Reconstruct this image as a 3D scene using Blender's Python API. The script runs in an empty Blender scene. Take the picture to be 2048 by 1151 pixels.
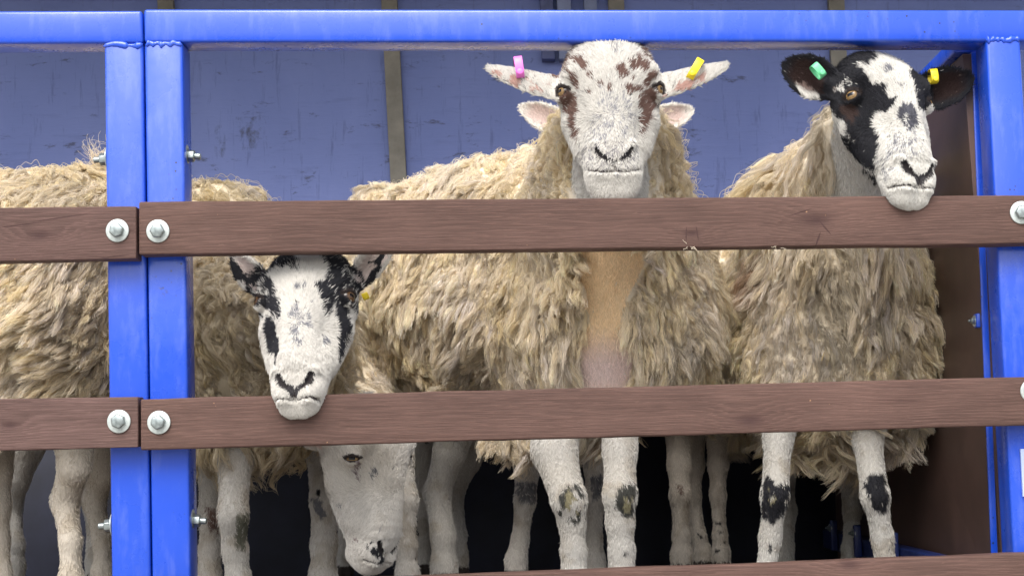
import bpy, math, random
import numpy as np
from mathutils import Matrix, Vector
from mathutils.kdtree import KDTree
rng = np.random.default_rng(7); random.seed(7)
# ------------------------------------------------------------------ camera, sky, sun, exposure
sc = bpy.context.scene; COL = sc.collection
EYE_Z = 1.60; CAM_D = 3.0; FPX = 3200.0; CX, CY = 1024.0, 575.5
PITCH, ROLL = math.radians(6.0), math.radians(1.3)
r0 = np.array([1., 0, 0]); u0 = np.array([0, 0, 1.]); f0 = np.array([0, 1., 0])
FW = f0*math.cos(PITCH) + u0*math.sin(PITCH); u2 = u0*math.cos(PITCH) - f0*math.sin(PITCH)
RT = r0*math.cos(ROLL) - u2*math.sin(ROLL); UP = u2*math.cos(ROLL) + r0*math.sin(ROLL)
EYE = np.array([0, -CAM_D, EYE_Z])
cd = bpy.data.cameras.new('camera'); cam = bpy.data.objects.new('camera', cd); COL.objects.link(cam)
cam.matrix_world = Matrix(((RT[0], UP[0], -FW[0], EYE[0]), (RT[1], UP[1], -FW[1], EYE[1]), (RT[2], UP[2], -FW[2], EYE[2]), (0, 0, 0, 1)))
cd.sensor_width = 36; cd.lens = 36*FPX/2048; cd.clip_end = 500; sc.camera = cam
w = bpy.data.worlds.new("World"); sc.world = w; w.use_nodes = True
nt = w.node_tree; bg = nt.nodes['Background']; sky = nt.nodes.new('ShaderNodeTexSky'); sky.sky_type = 'NISHITA'; sky.sun_disc = False
SUN_EL, SUN_AZ = math.radians(50), math.radians(195)      # azimuth clockwise from +Y
sky.sun_elevation = SUN_EL; sky.sun_rotation = SUN_AZ; sky.dust_density = 3
hs = nt.nodes.new('ShaderNodeHueSaturation'); hs.inputs['Saturation'].default_value = .38
nt.links.new(sky.outputs[0], hs.inputs['Color']); nt.links.new(hs.outputs[0], bg.inputs[0]); bg.inputs[1].default_value = .15
sd = bpy.data.lights.new('sun', 'SUN'); sun = bpy.data.objects.new('sun', sd); COL.objects.link(sun)
sd.energy = 1.5; sd.angle = math.radians(40); sd.color = (1, .96, .9)
sv = Vector((math.sin(SUN_AZ)*math.cos(SUN_EL), math.cos(SUN_AZ)*math.cos(SUN_EL), math.sin(SUN_EL)))
sun.rotation_euler = sv.to_track_quat('Z', 'Y').to_euler()
sc.view_settings.view_transform = 'Standard'; sc.view_settings.look = 'None'; sc.view_settings.exposure = 1.12; sc.view_settings.gamma = 1
sc.render.engine = 'CYCLES'; sc.cycles_curves.shape = 'RIBBONS'; sc.cycles.max_bounces = 6

def at(px, py, Y):
    d = FW + RT*(px-CX)/FPX + UP*(CY-py)/FPX
    return EYE + d*(Y+CAM_D)/d[1]
def proj(P):
    q = P - EYE; z = q@FW
    return np.stack([CX + FPX*(q@RT)/z, CY - FPX*(q@UP)/z], -1)
def mpp(Y): return (Y+CAM_D)/FPX       # metres per photo pixel at depth Y
FLOOR = EYE_Z - .325
# ------------------------------------------------------------------ helpers
def tag(o, label=None, cat=None, group=None, kind=None):
    if label: o['label'] = label
    if cat: o['category'] = cat
    if group: o['group'] = group
    if kind: o['kind'] = kind
    return o
def link(o, parent=None):
    COL.objects.link(o)
    if parent is not None: o.parent = parent
    return o
def empty(name, loc, label, cat, group=None):
    o = bpy.data.objects.new(name, None); link(o); o.location = loc; o.empty_display_size = .05
    return tag(o, label, cat, group)
def meshobj(name, V, F, mat, parent=None, smooth=False, org=None):
    """V world coordinates; object origin at parent's location (or org)."""
    V = np.asarray(V, float)
    o0 = np.array(parent_world(parent)) if parent is not None else (np.array(org, float) if org is not None else V.mean(0))
    me = bpy.data.meshes.new(name)
    if isinstance(F, np.ndarray):
        n, k = F.shape; me.vertices.add(len(V)); me.vertices.foreach_set('co', (V-o0).astype(np.float32).ravel())
        me.loops.add(n*k); me.loops.foreach_set('vertex_index', F.astype(np.int32).ravel())
        me.polygons.add(n); me.polygons.foreach_set('loop_start', np.arange(0, n*k, k, dtype=np.int32)); me.update(calc_edges=True)
    else:
        me.from_pydata([tuple(v) for v in V-o0], [], F)
    if smooth: me.polygons.foreach_set('use_smooth', np.ones(len(me.polygons), bool))
    me.materials.append(mat); me.update()
    o = bpy.data.objects.new(name, me); link(o, parent)
    if parent is None: o.location = o0
    return o
def parent_world(p):
    l = Vector((0, 0, 0))
    while p is not None: l = l + p.location; p = p.parent
    return l
def bevel(o, wd=.003, seg=2):
    m = o.modifiers.new('bevel', 'BEVEL'); m.width = wd; m.segments = seg; m.limit_method = 'ANGLE'; m.harden_normals = False
    o.data.polygons.foreach_set('use_smooth', np.ones(len(o.data.polygons), bool)); return o
def prism8(front, back):
    """front/back: 4 corners each (tl,tr,br,bl)."""
    V = list(front)+list(back)
    F = [(3, 2, 1, 0), (4, 5, 6, 7), (0, 1, 5, 4), (1, 2, 6, 5), (2, 3, 7, 6), (3, 0, 4, 7)]
    return V, F
def quadbar(c, Yf, Yb):
    """c: 4 photo-pixel corners of the FRONT face at depth Yf, extruded straight back to Yb."""
    fr = [at(x, y, Yf) for x, y in c]; bk = [p + np.array([0, Yb-Yf, 0]) for p in fr]
    return prism8(fr, bk)
def box(lo, hi):
    x0, y0, z0 = lo; x1, y1, z1 = hi
    return prism8([(x0, y0, z1), (x1, y0, z1), (x1, y0, z0), (x0, y0, z0)], [(x0, y1, z1), (x1, y1, z1), (x1, y1, z0), (x0, y1, z0)])
def smooth01(x): x = np.clip(x, 0, 1); return x*x*(3-2*x)
def vnoise(P, seed=0):
    P = np.asarray(P, float); I = np.floor(P).astype(np.int64); f = P-I; f = f*f*(3-2*f); out = 0
    for dx in (0, 1):
        for dy in (0, 1):
            for dz in (0, 1):
                h = (I[..., 0]+dx)*374761393 + (I[..., 1]+dy)*668265263 + (I[..., 2]+dz)*2147483647 + seed*974711
                h = (h ^ (h >> 13))*1274126177; h = h ^ (h >> 16); v = (h & 0xffff)/65535.
                out = out + v*(f[..., 0] if dx else 1-f[..., 0])*(f[..., 1] if dy else 1-f[..., 1])*(f[..., 2] if dz else 1-f[..., 2])
    return out*2-1
# ------------------------------------------------------------------ materials
class NT:
    def __init__(s, name):
        s.m = bpy.data.materials.new(name); s.m.use_nodes = True; s.t = s.m.node_tree; s.b = s.t.nodes['Principled BSDF']
    def n(s, typ, **kw):
        x = s.t.nodes.new(typ)
        for k, v in kw.items(): setattr(x, k, v)
        return x
    def l(s, a, b): s.t.links.new(a, b)
    def coord(s, scale=(1, 1, 1), kind='Object'):
        c = s.n('ShaderNodeTexCoord'); m = s.n('ShaderNodeMapping'); m.inputs['Scale'].default_value = scale; s.l(c.outputs[kind], m.inputs[0]); return m.outputs[0]
    def noise(s, vec, scale, detail=4, rough=.55, dist=0):
        x = s.n('ShaderNodeTexNoise'); x.inputs['Scale'].default_value = scale; x.inputs['Detail'].default_value = detail
        x.inputs['Roughness'].default_value = rough; x.inputs['Distortion'].default_value = dist; s.l(vec, x.inputs['Vector']); return x.outputs[0]
    def ramp(s, f, stops):
        x = s.n('ShaderNodeValToRGB'); e = x.color_ramp.elements
        while len(e) < len(stops): e.new(.5)
        for i, (p, c) in enumerate(stops):
            e[i].position = p; e[i].color = (c, c, c, 1) if isinstance(c, (int, float)) else (*c, 1)
        s.l(f, x.inputs[0]); return x.outputs[0]
    def mix(s, f, a, b, mode='MIX'):
        x = s.n('ShaderNodeMix', data_type='RGBA', blend_type=mode)
        for sock, v in ((x.inputs[0], f), (x.inputs[6], a), (x.inputs[7], b)):
            if hasattr(v, 'is_output'): s.l(v, sock)
            elif isinstance(v, tuple): sock.default_value = (*v, 1)
            else: sock.default_value = v
        return x.outputs[2]
    def math(s, op, a, b=None, c=None):
        x = s.n('ShaderNodeMath', operation=op)
        for i, v in enumerate((a, b, c)):
            if v is None: continue
            if hasattr(v, 'is_output'): s.l(v, x.inputs[i])
            else: x.inputs[i].default_value = v
        return x.outputs[0]
    def bump(s, h, strength=.3, dist=.002):
        x = s.n('ShaderNodeBump'); x.inputs['Strength'].default_value = strength; x.inputs['Distance'].default_value = dist
        s.l(h, x.inputs['Height']); s.l(x.outputs[0], s.b.inputs['Normal'])
    def set(s, **kw):
        for k, v in kw.items():
            sock = s.b.inputs[k.replace('_', ' ')]
            if hasattr(v, 'is_output'): s.l(v, sock)
            elif isinstance(v, tuple): sock.default_value = (*v, 1)
            else: sock.default_value = v
        return s
def m_bluepaint(name, base=(.008, .060, .50), rough=.27, wear=True):
    m = NT(name); c = m.coord(); n1 = m.noise(c, 9, 5, .6); n2 = m.noise(c, 60, 3); big = m.noise(c, 2.2, 4, .6, .6)
    col = m.mix(m.ramp(big, [(.35, 0.), (.7, 1.)]), base, (base[0]*1.6+.004, base[1]*1.25, base[2]*1.03))
    # chips and dirt specks
    v = m.n('ShaderNodeTexVoronoi'); v.inputs['Scale'].default_value = 70; m.l(c, v.inputs['Vector'])
    gate = m.ramp(m.noise(c, 5, 3, .5, .5), [(.58, 0.), (.66, 1.)]); spot = m.ramp(v.outputs[0], [(.10, 1.), (.17, 0.)])
    col = m.mix(m.math('MULTIPLY', gate, spot), col, (.012, .014, .03))
    rg = m.ramp(m.noise(c, 16, 6, .75, .4), [(.665, 0.), (.70, 1.)]); col = m.mix(m.math('MULTIPLY', rg, .55), col, (.05, .035, .04))
    dust = m.ramp(m.noise(m.coord((1, 1, .25)), 40, 6, .7), [(.5, 0.), (.85, 1.)])
    col = m.mix(m.math('MULTIPLY', dust, .22), col, (.30, .36, .55))
    m.set(Base_Color=col, Roughness=m.ramp(n1, [(.3, rough-.07), (.75, rough+.14)]), IOR=1.5, Coat_Weight=.25, Coat_Roughness=.12)
    m.bump(m.math('ADD', n1, m.math('MULTIPLY', n2, .35)), .22, .0025); return m.m
def m_wood(name, knots, dark=(.042, .021, .016), light=(.142, .079, .063), splits=()):
    """stained softwood board; grain along X, knots = [(x,z,radius)] in board coordinates."""
    m = NT(name); tc = m.n('ShaderNodeTexCoord'); sp = m.n('ShaderNodeSeparateXYZ'); m.l(tc.outputs['Object'], sp.inputs[0]); X, Y, Z = sp.outputs
    low = m.noise(m.coord((1.1, 3, 5)), 1.3, 3, .5); g = m.math('ADD', Z, m.math('MULTIPLY', low, .10))
    kn = None
    for kx, kz, kr in knots:
        dx = m.math('DIVIDE', m.math('SUBTRACT', X, kx), kr*2.4); dz = m.math('DIVIDE', m.math('SUBTRACT', Z, kz), kr)
        d2 = m.math('ADD', m.math('MULTIPLY', dx, dx), m.math('MULTIPLY', dz, dz)); e = m.math('POWER', 2.718, m.math('MULTIPLY', d2, -.35))
        g = m.math('ADD', g, m.math('MULTIPLY', e, kr*1.3))
        core = m.math('POWER', 2.718, m.math('MULTIPLY', d2, -2.6)); kn = core if kn is None else m.math('MAXIMUM', kn, core)
    fine = m.noise(m.coord((4, 30, 150)), 3.0, 5, .65); ws = m.math('ADD', m.math('MULTIPLY', g, 150.), m.math('MULTIPLY', fine, 1.8))
    rings = m.math('FRACT', m.math('MULTIPLY', ws, 1.0)); ring = m.ramp(rings, [(.0, .25), (.55, .45), (.85, 1.), (1., .25)])
    streak = m.ramp(m.noise(m.coord((5, 40, 260)), 2.0, 6, .7), [(.3, 0.), (.75, 1.)])
    patch = m.noise(m.coord((1, 2, 4)), 3.2, 4, .6, .5)
    f = m.math('ADD', m.math('MULTIPLY', ring, .36), m.math('ADD', m.math('MULTIPLY', streak, .30), m.math('MULTIPLY', patch, .62)))
    col = m.mix(m.ramp(f, [(.28, 0.), (.95, 1.)]), dark, light)
    rub = m.ramp(m.noise(m.coord((9, 9, 40)), 5, 6, .75), [(.60, 0.), (.78, 1.)]); col = m.mix(m.math('MULTIPLY', rub, .35), col, (.36, .22, .17))
    for sx, sz, ln, ang, wd in splits:
        ca, sa = math.cos(ang), math.sin(ang); ux = m.math('SUBTRACT', X, sx); uz = m.math('SUBTRACT', Z, sz); al = m.math('ADD', m.math('MULTIPLY', ux, ca), m.math('MULTIPLY', uz, sa))
        ac = m.math('ABSOLUTE', m.math('ADD', m.math('SUBTRACT', m.math('MULTIPLY', uz, ca), m.math('MULTIPLY', ux, sa)), m.math('MULTIPLY', m.math('SUBTRACT', low, .5), .01)))
        wv = m.math('MULTIPLY', m.math('SUBTRACT', 1., m.math('POWER', m.math('DIVIDE', al, ln), 2.)), wd); kk2 = m.math('MAXIMUM', m.math('LESS_THAN', ac, wv), 0.); kn = m.math('MAXIMUM', kn, kk2)
    if kn is not None: col = m.mix(m.math('MULTIPLY', kn, .85), col, (.045, .02, .018))
    chip = m.ramp(m.noise(m.coord((14, 14, 22)), 4.5, 3, .5), [(.76, 0.), (.79, 1.)]); col = m.mix(m.math('MULTIPLY', chip, .8), col, (.42, .24, .13))
    m.set(Base_Color=col, Roughness=.68, Specular_IOR_Level=.3)
    h = m.math('ADD', m.math('MULTIPLY', ring, .6), m.math('MULTIPLY', streak, .9))
    if kn is not None: h = m.math('SUBTRACT', h, m.math('MULTIPLY', kn, 1.2))
    m.bump(h, .55, .0018); return m.m
def m_plain(name, col, rough=.5, metal=0., ns=20, var=.25, bump=.1):
    m = NT(name); c = m.coord(); n = m.noise(c, ns, 5, .6)
    m.set(Base_Color=m.mix(m.ramp(n, [(.3, 0.), (.7, 1.)]), tuple(x*(1-var) for x in col), tuple(min(1, x*(1+var)) for x in col)), Roughness=rough, Metallic=metal)
    if bump: m.bump(n, bump, .002)
    return m.m
def m_wall(name):
    m = NT(name); c = m.coord(); n = m.noise(m.coord((1, 1, .5)), 2.0, 6, .62, .4); st = m.noise(m.coord((1.2, 1, 9)), 5, 6, .7)
    col = m.mix(m.ramp(n, [(.3, 0.), (.7, 1.)]), (.110, .150, .375), (.160, .205, .46))
    col = m.mix(m.ramp(st, [(.55, 0.), (.8, .45)]), col, (.055, .07, .2))
    s1 = m.ramp(m.noise(m.coord((3, 1, 9)), 2.6, 7, .75, .3), [(.59, 0.), (.66, .8)]); col = m.mix(s1, col, (.035, .04, .085))
    s2 = m.ramp(m.noise(m.coord((9, 1, 1.1)), 5, 6, .7), [(.57, 0.), (.68, .5)]); col = m.mix(s2, col, (.05, .065, .18))
    # two worn patches where lettering has rubbed off
    sp = m.n('ShaderNodeSeparateXYZ'); m.l(m.coord(), sp.inputs[0])
    for cx, cz, hx, hz in WEAR:
        bx = m.math('LESS_THAN', m.math('ABSOLUTE', m.math('SUBTRACT', sp.outputs[0], cx)), hx); bz = m.math('LESS_THAN', m.math('ABSOLUTE', m.math('SUBTRACT', sp.outputs[2], cz)), hz)
        k = m.ramp(m.noise(m.coord((1.6, 1, 1)), 17, 6, .75, .3), [(.50, 0.), (.66, .7)]); col = m.mix(m.math('MULTIPLY', m.math('MULTIPLY', bx, bz), k), col, (.03, .035, .06))
    m.set(Base_Color=col, Roughness=.55); m.bump(m.math('ADD', n, st), .3, .004); return m.m
def m_attr(name, rough=.8, base_noise=False, spec=.2, sheen=0., trans=0.):
    m = NT(name); a = m.n('ShaderNodeAttribute'); a.attribute_name = 'coat'; col = a.outputs['Color']
    if base_noise:
        n = m.noise(m.coord(), 140, 5, .7); col = m.mix(m.ramp(n, [(.3, .0), (.7, 1.)]), m.mix(1., col, (.84, .82, .80), 'MULTIPLY'), col); m.bump(n, .5, .003)
    m.set(Base_Color=col, Roughness=rough, Specular_IOR_Level=spec, Sheen_Weight=sheen)
    if trans:
        tr = m.n('ShaderNodeBsdfTranslucent'); m.l(col, tr.inputs[0]); mx = m.n('ShaderNodeMixShader'); mx.inputs[0].default_value = trans; m.l(m.b.outputs[0], mx.inputs[1]); m.l(tr.outputs[0], mx.inputs[2]); m.l(mx.outputs[0], m.t.nodes['Material Output'].inputs[0])
    return m.m
def m_eye(ca=(.10, .055, .022), cb=(.27, .175, .075)):
    m = NT('sheep_eye'); tc = m.n('ShaderNodeTexCoord'); sp = m.n('ShaderNodeSeparateXYZ'); m.l(tc.outputs['Object'], sp.inputs[0]); X, Y, Z = sp.outputs
    r = m.math('SQRT', m.math('ADD', m.math('MULTIPLY', X, X), m.math('MULTIPLY', Y, Y)))
    n = m.noise(m.coord(), 500, 3); iris = m.mix(m.ramp(n, [(.3, 0.), (.7, 1.)]), ca, cb)
    out = m.ramp(m.math('MULTIPLY', r, 60.), [(.60, 0.), (.72, 1.)]); col = m.mix(out, iris, (.02, .012, .01))
    px = m.math('LESS_THAN', m.math('ABSOLUTE', X), .0066); py = m.math('LESS_THAN', m.math('ABSOLUTE', Y), .0031)
    col = m.mix(m.math('MULTIPLY', px, py), col, (.004, .004, .006)); m.set(Base_Color=col, Roughness=.06, IOR=1.4); return m.m
M_EYE = m_eye(); M_EYE_DARK = m_eye((.035, .018, .009), (.10, .055, .025)); M_COAT = m_attr('sheep_skin_and_coat', .75, True); M_HAIR = m_attr('short_coat_hair', .6, spec=.25); M_WOOL = m_attr('fleece_wool', .85, spec=.1, sheen=.1, trans=.45)
M_BLUE = m_bluepaint('blue_gloss_paint'); M_BLUE_SHADE = m_bluepaint('blue_paint_shade', (.006, .02, .12), .45); M_ZINC = m_plain('zinc_plated_steel', (.33, .37, .365), .36, .85, 90, .35, .25); M_WASHER = m_plain('zinc_washer', (.50, .54, .52), .42, .6, 60, .25, .15)  # second blue is darkened to put shade on the low rail and brackets
M_HOOF = m_plain('hoof_horn', (.05, .04, .035), .5)
WALL_Y = 1.62
_c = at(640, 330, WALL_Y)
WEAR = []
for (px, py, hw, hh) in ((505, 272, 30, 28), (440, 283, 11, 34), (505, 240, 34, 7)):
    p = at(px, py, WALL_Y)-_c; WEAR.append((p[0], p[2], hw*mpp(WALL_Y), hh*mpp(WALL_Y)))
M_WALL = m_wall('weathered_blue_ply'); M_TIMBER = m_plain('grey_weathered_timber', (.20, .185, .155), .8, 0, 12, .3, .4)
M_BROWN = m_plain('brown_phenolic_ply', (.085, .05, .04), .45, 0, 6, .3, .15)
# ------------------------------------------------------------------ setting
o = meshobj('ground', *box((-40, -40, -.2), (40, 40, 0)), m_plain('ground_gravel', (.30, .285, .26), .9, 0, 3, .3, .3)); tag(o, kind='structure')
# unseen dark building added across the yard to cut low sky light
sh = empty('sky_blocker', (0, -27, 0), 'unseen long dark block added across the yard to cut low sky light', 'sky_blocker')
meshobj('wall', *box((-22, -30, 0), (22, -27, 3.6)), m_plain('blocker_boards', (.05, .045, .04), .8, 0, 4, .3, .3), sh)
meshobj('roof', *prism8([(-22.4, -26.6, 3.7), (22.4, -26.6, 3.7), (22.4, -26.6, 3.61), (-22.4, -26.6, 3.61)], [(-22.4, -30.5, 4.6), (22.4, -30.5, 4.6), (22.4, -30.5, 3.62), (-22.4, -30.5, 3.62)]), m_plain('blocker_roof', (.09, .09, .09), .7, 0, 4, .3, .3), sh)
o = meshobj('trailer_deck', *box((-3.0, -.02, FLOOR-.12), (2.2, WALL_Y, FLOOR)), m_plain('deck_ply', (.07, .05, .04), .7, 0, 9, .35, .3)); tag(o, 'dark plywood floor of the livestock trailer under the sheep', 'trailer floor')
ww = empty('back_wall', _c*np.array([1, 1, 0])+np.array([0, 0, FLOOR]), 'weathered blue plywood wall with grey timber battens behind the sheep', 'wall')
zt = EYE_Z+1.55; sx_end = 2.2
meshobj('panel', np.array([(x, y, z) for x, y, z in box((-3.0, WALL_Y, FLOOR), (2.2, WALL_Y+.03, zt))[0]]), box((0, 0, 0), (1, 1, 1))[1], M_WALL, ww)
ww.children[0].data.transform(Matrix.Translation(Vector(parent_world(ww))-Vector(_c))); ww.children[0].location = Vector(_c)-Vector(parent_world(ww))
bevel(meshobj('shade_board', *box((-3.0, WALL_Y-.05, FLOOR), (sx_end, WALL_Y-.023, FLOOR+.42)), m_plain('painted_shade', (.012, .014, .030), .6, 0, 8, .4, .2), ww))  # dark board added in place of the shade low behind the legs
def strip(name, pts, Yf, Yb, mat, parent=None, bv=.002):
    V, F = quadbar(pts, Yf, Yb); o = meshobj(name, V, F, mat, parent); bevel(o, bv); return o
for xt, xb in ((314, 372), (762, 822), (1216, 1268), (1657, 1706)):
    s = (xb-xt)/1160.; t0 = -380
    strip('batten', [(xt+s*t0, t0), (xt+32+s*t0, t0), (xb+33, 1160), (xb, 1160)], WALL_Y-.022, WALL_Y-.001, M_TIMBER, ww)
for xt, wd, mt in ((1078, 26, m_plain('dark_blue_frame', (.06, .075, .19), .5)), (1112, 28, m_plain('pale_blue_frame', (.16, .19, .32), .5)), (1166, 26, m_plain('pale_blue_frame_worn', (.15, .18, .30), .5))):
    strip('frame_post', [(xt-12, -380), (xt+wd-12, -380), (xt+wd+6, 118), (xt+6, 118)], WALL_Y-.045, WALL_Y-.002, mt, ww)
# roof over the rear of the trailer
o = meshobj('trailer_roof', *box((-3.0, .62, zt), (2.2, WALL_Y+.05, zt+.04)), m_plain('roof_ply', (.12, .12, .15), .7)); tag(o, 'dark roof panel over the back half of the trailer', 'roof')
# right-hand side panel of the pen
sx0 = at(1947, 600, .10)
sp = empty('side_panel', (sx0[0], .8, FLOOR), 'brown plywood side panel with blue rails at the right end of the pen', 'panel')
zp = at(1945, 108, .1)[2]
V = [np.array((sx0[0]+.004, .10, zp)), np.array((sx0[0]+.004, WALL_Y-.03, zp-.02)), np.array((sx0[0]+.004, WALL_Y-.03, FLOOR)), np.array((sx0[0]+.03, .10, FLOOR))]
pl = meshobj('sheet', *prism8(V, [v+np.array([.018, 0, 0]) for v in V]), M_BROWN, sp)
V = [np.array((sx0[0]-.012, .10, zp+.035)), np.array((sx0[0]-.012, WALL_Y-.03, zp+.01)), np.array((sx0[0]-.012, WALL_Y-.03, zp-.02)), np.array((sx0[0]-.012, .10, zp+.003))]
bevel(meshobj('top_rail', *prism8(V, [v+np.array([.045, 0, 0]) for v in V]), M_BLUE, sp))
V = [np.array((sx0[0]-.035, .14, FLOOR+.10)), np.array((sx0[0]-.035, WALL_Y-.03, FLOOR+.10)), np.array((sx0[0]-.035, WALL_Y-.03, FLOOR+.05)), np.array((sx0[0]-.035, .14, FLOOR+.05))]
bevel(meshobj('bottom_rail', *prism8(V, [v+np.array([.038, 0, 0]) for v in V]), M_BLUE_SHADE, sp))
strip('corner_plate', [(1943, 104), (1956, 104), (1996, 1112), (1983, 1112)], .098, .104, M_BLUE, sp, .001)
# ------------------------------------------------------------------ bolts
def ring_mesh(segs):
    """lathe about local z: list of (r,z), n sides."""
    prof, n = segs; V = []; F = []
    for r, z in prof:
        for i in range(n): a = 2*math.pi*i/n; V.append((r*math.cos(a), r*math.sin(a), z))
    for j in range(len(prof)-1):
        for i in range(n): F.append((j*n+i, j*n+(i+1) % n, (j+1)*n+(i+1) % n, (j+1)*n+i))
    F.append(tuple(range(n))[::-1]); F.append(tuple((len(prof)-1)*n+i for i in range(n))); return np.array(V), F
def bolt(pos, direction, label, group, kind='hex', size=1., tilt=0., parent=None):
    d = Vector(direction).normalized(); q = d.to_track_quat('Z', 'Y').to_matrix(); pos = np.array(pos)
    def put(VF, name, mat, par, rot=0., sm=False):
        V, F = VF; R = np.array(q @ Matrix.Rotation(rot, 3, 'Z')); o = meshobj(name, V@R.T*size+pos, F, mat, par); bevel(o, .0008*size); return o
    if parent is None: root = empty('bolt', pos, label, 'bolt', group)
    else:
        root = bpy.data.objects.new('bolt', None); link(root, parent); root.location = Vector(pos)-parent_world(parent)
    put(ring_mesh(([(.0215, 0), (.0218, .0012), (.0212, .0026), (.009, .0028)], 40)), 'washer', M_WASHER, root)
    if kind != 'hex': put(ring_mesh(([(.0145, .0027), (.0147, .004), (.0125, .0052)], 32)), 'flange', M_ZINC, root)
    put(ring_mesh(([(.0138, .003), (.0138, .0105), (.0118, .0128)] if kind == 'hex' else [(.0122, .005), (.0122, .0155), (.0108, .0168)], 6)), 'hex_head' if kind == 'hex' else 'nut', M_ZINC, root, tilt)
    if kind != 'hex': put(ring_mesh(([(.0062, .016), (.0062, .027), (.0052, .0285)], 16)), 'thread', M_ZINC, root)
    return root
G1 = 'bolts through the boards and posts'
# ------------------------------------------------------------------ gate frames (steel box section)
def tube(name, c, Yf, Yb, parent):
    V, F = quadbar(c, Yf, Yb); o = meshobj(name, V, F, M_BLUE, parent); bevel(o, .006, 3); return o
TY = .075
g1 = empty('steel_gate_frame', at(250, 1200, .04), 'blue welded steel frame on the left, seen only as its right post and top tube', 'gate frame', 'blue steel gate frames')
tube('top_tube', [(-60, 22), (284, 21), (286, 86), (-60, 88)], 0, TY, g1)
tube('post', [(208, 88), (285.5, 86), (302, 1240), (224, 1240)], .0006, TY, g1)
g2 = empty('steel_gate_frame', at(700, 1200, .04), 'blue welded steel frame around the right hand pen opening with both posts showing', 'gate frame', 'blue steel gate frames')
tube('top_tube', [(287, 18), (2110, 20), (2110, 82), (288, 84.5)], 0, TY, g2)
tube('post', [(288.5, 84), (365, 84), (382, 1240), (305, 1240)], .0006, TY, g2)
tube('post', [(1972, 78), (2041, 78), (2106, 1240), (2034, 1240)], .0006, TY, g2)
def weld(px0, px1, py, par, seed):
    """lumpy bead of weld metal along a joint."""
    n, m = 44, 10; V = []; F = []
    t = np.linspace(0, 1, n); a0 = at(px0, py, .0); a1 = at(px1, py-.5, .0)
    rr = .0042+.0022*vnoise(np.stack([t*14, t*0+seed, t*0], -1), seed); rr *= np.clip(np.minimum(t, 1-t)*20, .25, 1)
    wob = .0025*vnoise(np.stack([t*9, t*0+seed+9, t*0], -1), seed+3)
    for i in range(n):
        c = a0*(1-t[i])+a1*t[i]+np.array([0, .001, wob[i]])
        for j in range(m): a = 2*math.pi*j/m; V.append(c+np.array([0, -rr[i]*math.cos(a)*.8, rr[i]*1.3*math.sin(a)]))
    for i in range(n-1):
        for j in range(m): F.append((i*m+j, i*m+(j+1) % m, (i+1)*m+(j+1) % m, (i+1)*m+j))
    F.append(tuple(range(m))[::-1]); F.append(tuple((n-1)*m+j for j in range(m)))
    meshobj('weld', V, F, M_BLUE, par, True)
weld(206, 286, 90, g1, 1); weld(290, 364, 88, g2, 2); weld(1972, 2041, 79, g2, 3)
# ------------------------------------------------------------------ boards
BT = .045
def board(c, label, knots, seed, splits=(), **kw):
    """c = photo-pixel corners tl,tr,br,bl of the front face"""
    tl, tr, br, bl = [at(x, y, -BT) for x, y in c]; nx = 160; nz = 5
    org = (tl+tr+br+bl)/4; org[1] = -BT/2; V = []; F = []
    us = np.linspace(0, 1, nx); prof = [(0, 0, 0)]
    # cross-section loop: front (0..nz) then back
    loop = [(v, 0) for v in np.linspace(0, 1, nz)] + [(v, 1) for v in np.linspace(1, 0, nz)]
    for i, uu in enumerate(us):
        for v, b in loop:
            p = (tl*(1-uu)+tr*uu)*(1-v)+(bl*(1-uu)+br*uu)*v + np.array([0, BT*b, 0]); V.append(p)
    V = np.array(V); L = len(loop); e = vnoise(V*np.array([9, 30, 30])+seed, seed)*.0011+vnoise(V*np.array([40, 60, 60])+seed, seed+1)*.0004; V[:, 2] += e; V[:, 1] += e*.6
    for i in range(nx-1):
        for j in range(L): F.append((i*L+j, (i+1)*L+j, (i+1)*L+(j+1) % L, i*L+(j+1) % L))
    F.append(tuple(range(L))); F.append(tuple((nx-1)*L+j for j in range(L))[::-1])
    ss = [((at(kx, ky, -BT)-org)[0], (at(kx, ky, -BT)-org)[2], ln*mpp(-BT), ang, wd*mpp(-BT)) for kx, ky, ln, ang, wd in splits]
    kk = [((at(kx, ky, -BT)-org)[0], (at(kx, ky, -BT)-org)[2], kr*mpp(-BT)) for kx, ky, kr in knots]
    o = meshobj('timber_rail', V, F, m_wood('stained_wood_%d' % seed, kk, splits=ss, **kw), None, False, org); o.data.polygons.foreach_set('use_smooth', np.ones(len(o.data.polygons), bool))
    bevel(o, .0035, 3); tag(o, label, 'wooden rail', 'brown timber rails bolted across the posts'); return o
board([(277.5, 403), (2110, 389.5), (2110, 486), (277.5, 509)], 'long brown timber rail across the pen at chest height, topmost of the right hand set', [(1383, 466, 12), (1632, 440, 22)], 1, splits=[(1636, 478, 16, 1.2, 2), (1650, 455, 20, -.9, 1.8), (1600, 425, 26, .3, 1.2), (1372, 468, 16, 1.5, 1.6), (1394, 466, 16, 1.7, 1.4), (1100, 500, 50, .0, .9)])
board([(-80, 416), (272.5, 412), (272.5, 516.5), (-80, 524)], 'short brown timber rail on the left, upper one, dark stain and split lower corner', [(80, 470, 17)], 2, splits=[(120, 436, 60, .12, 1.3), (40, 450, 45, .1, 1.2), (230, 512, 30, .1, 1.4), (262, 461, 8, 0, .8)], light=(.148, .084, .072))
board([(281, 797.5), (2110, 751.5), (2110, 848.5), (281, 899.5)], 'long brown timber rail, middle of the right hand set, under the speckled muzzle', [(1500, 840, 20)], 3, splits=[(900, 880, 80, .02, .7), (1800, 800, 60, -.04, .7)])
board([(-80, 798), (276, 792.5), (276, 893), (-80, 902.5)], 'short brown timber rail on the left, lower one with clean edges', [(20, 850, 12)], 4, light=(.165, .097, .085))
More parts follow.
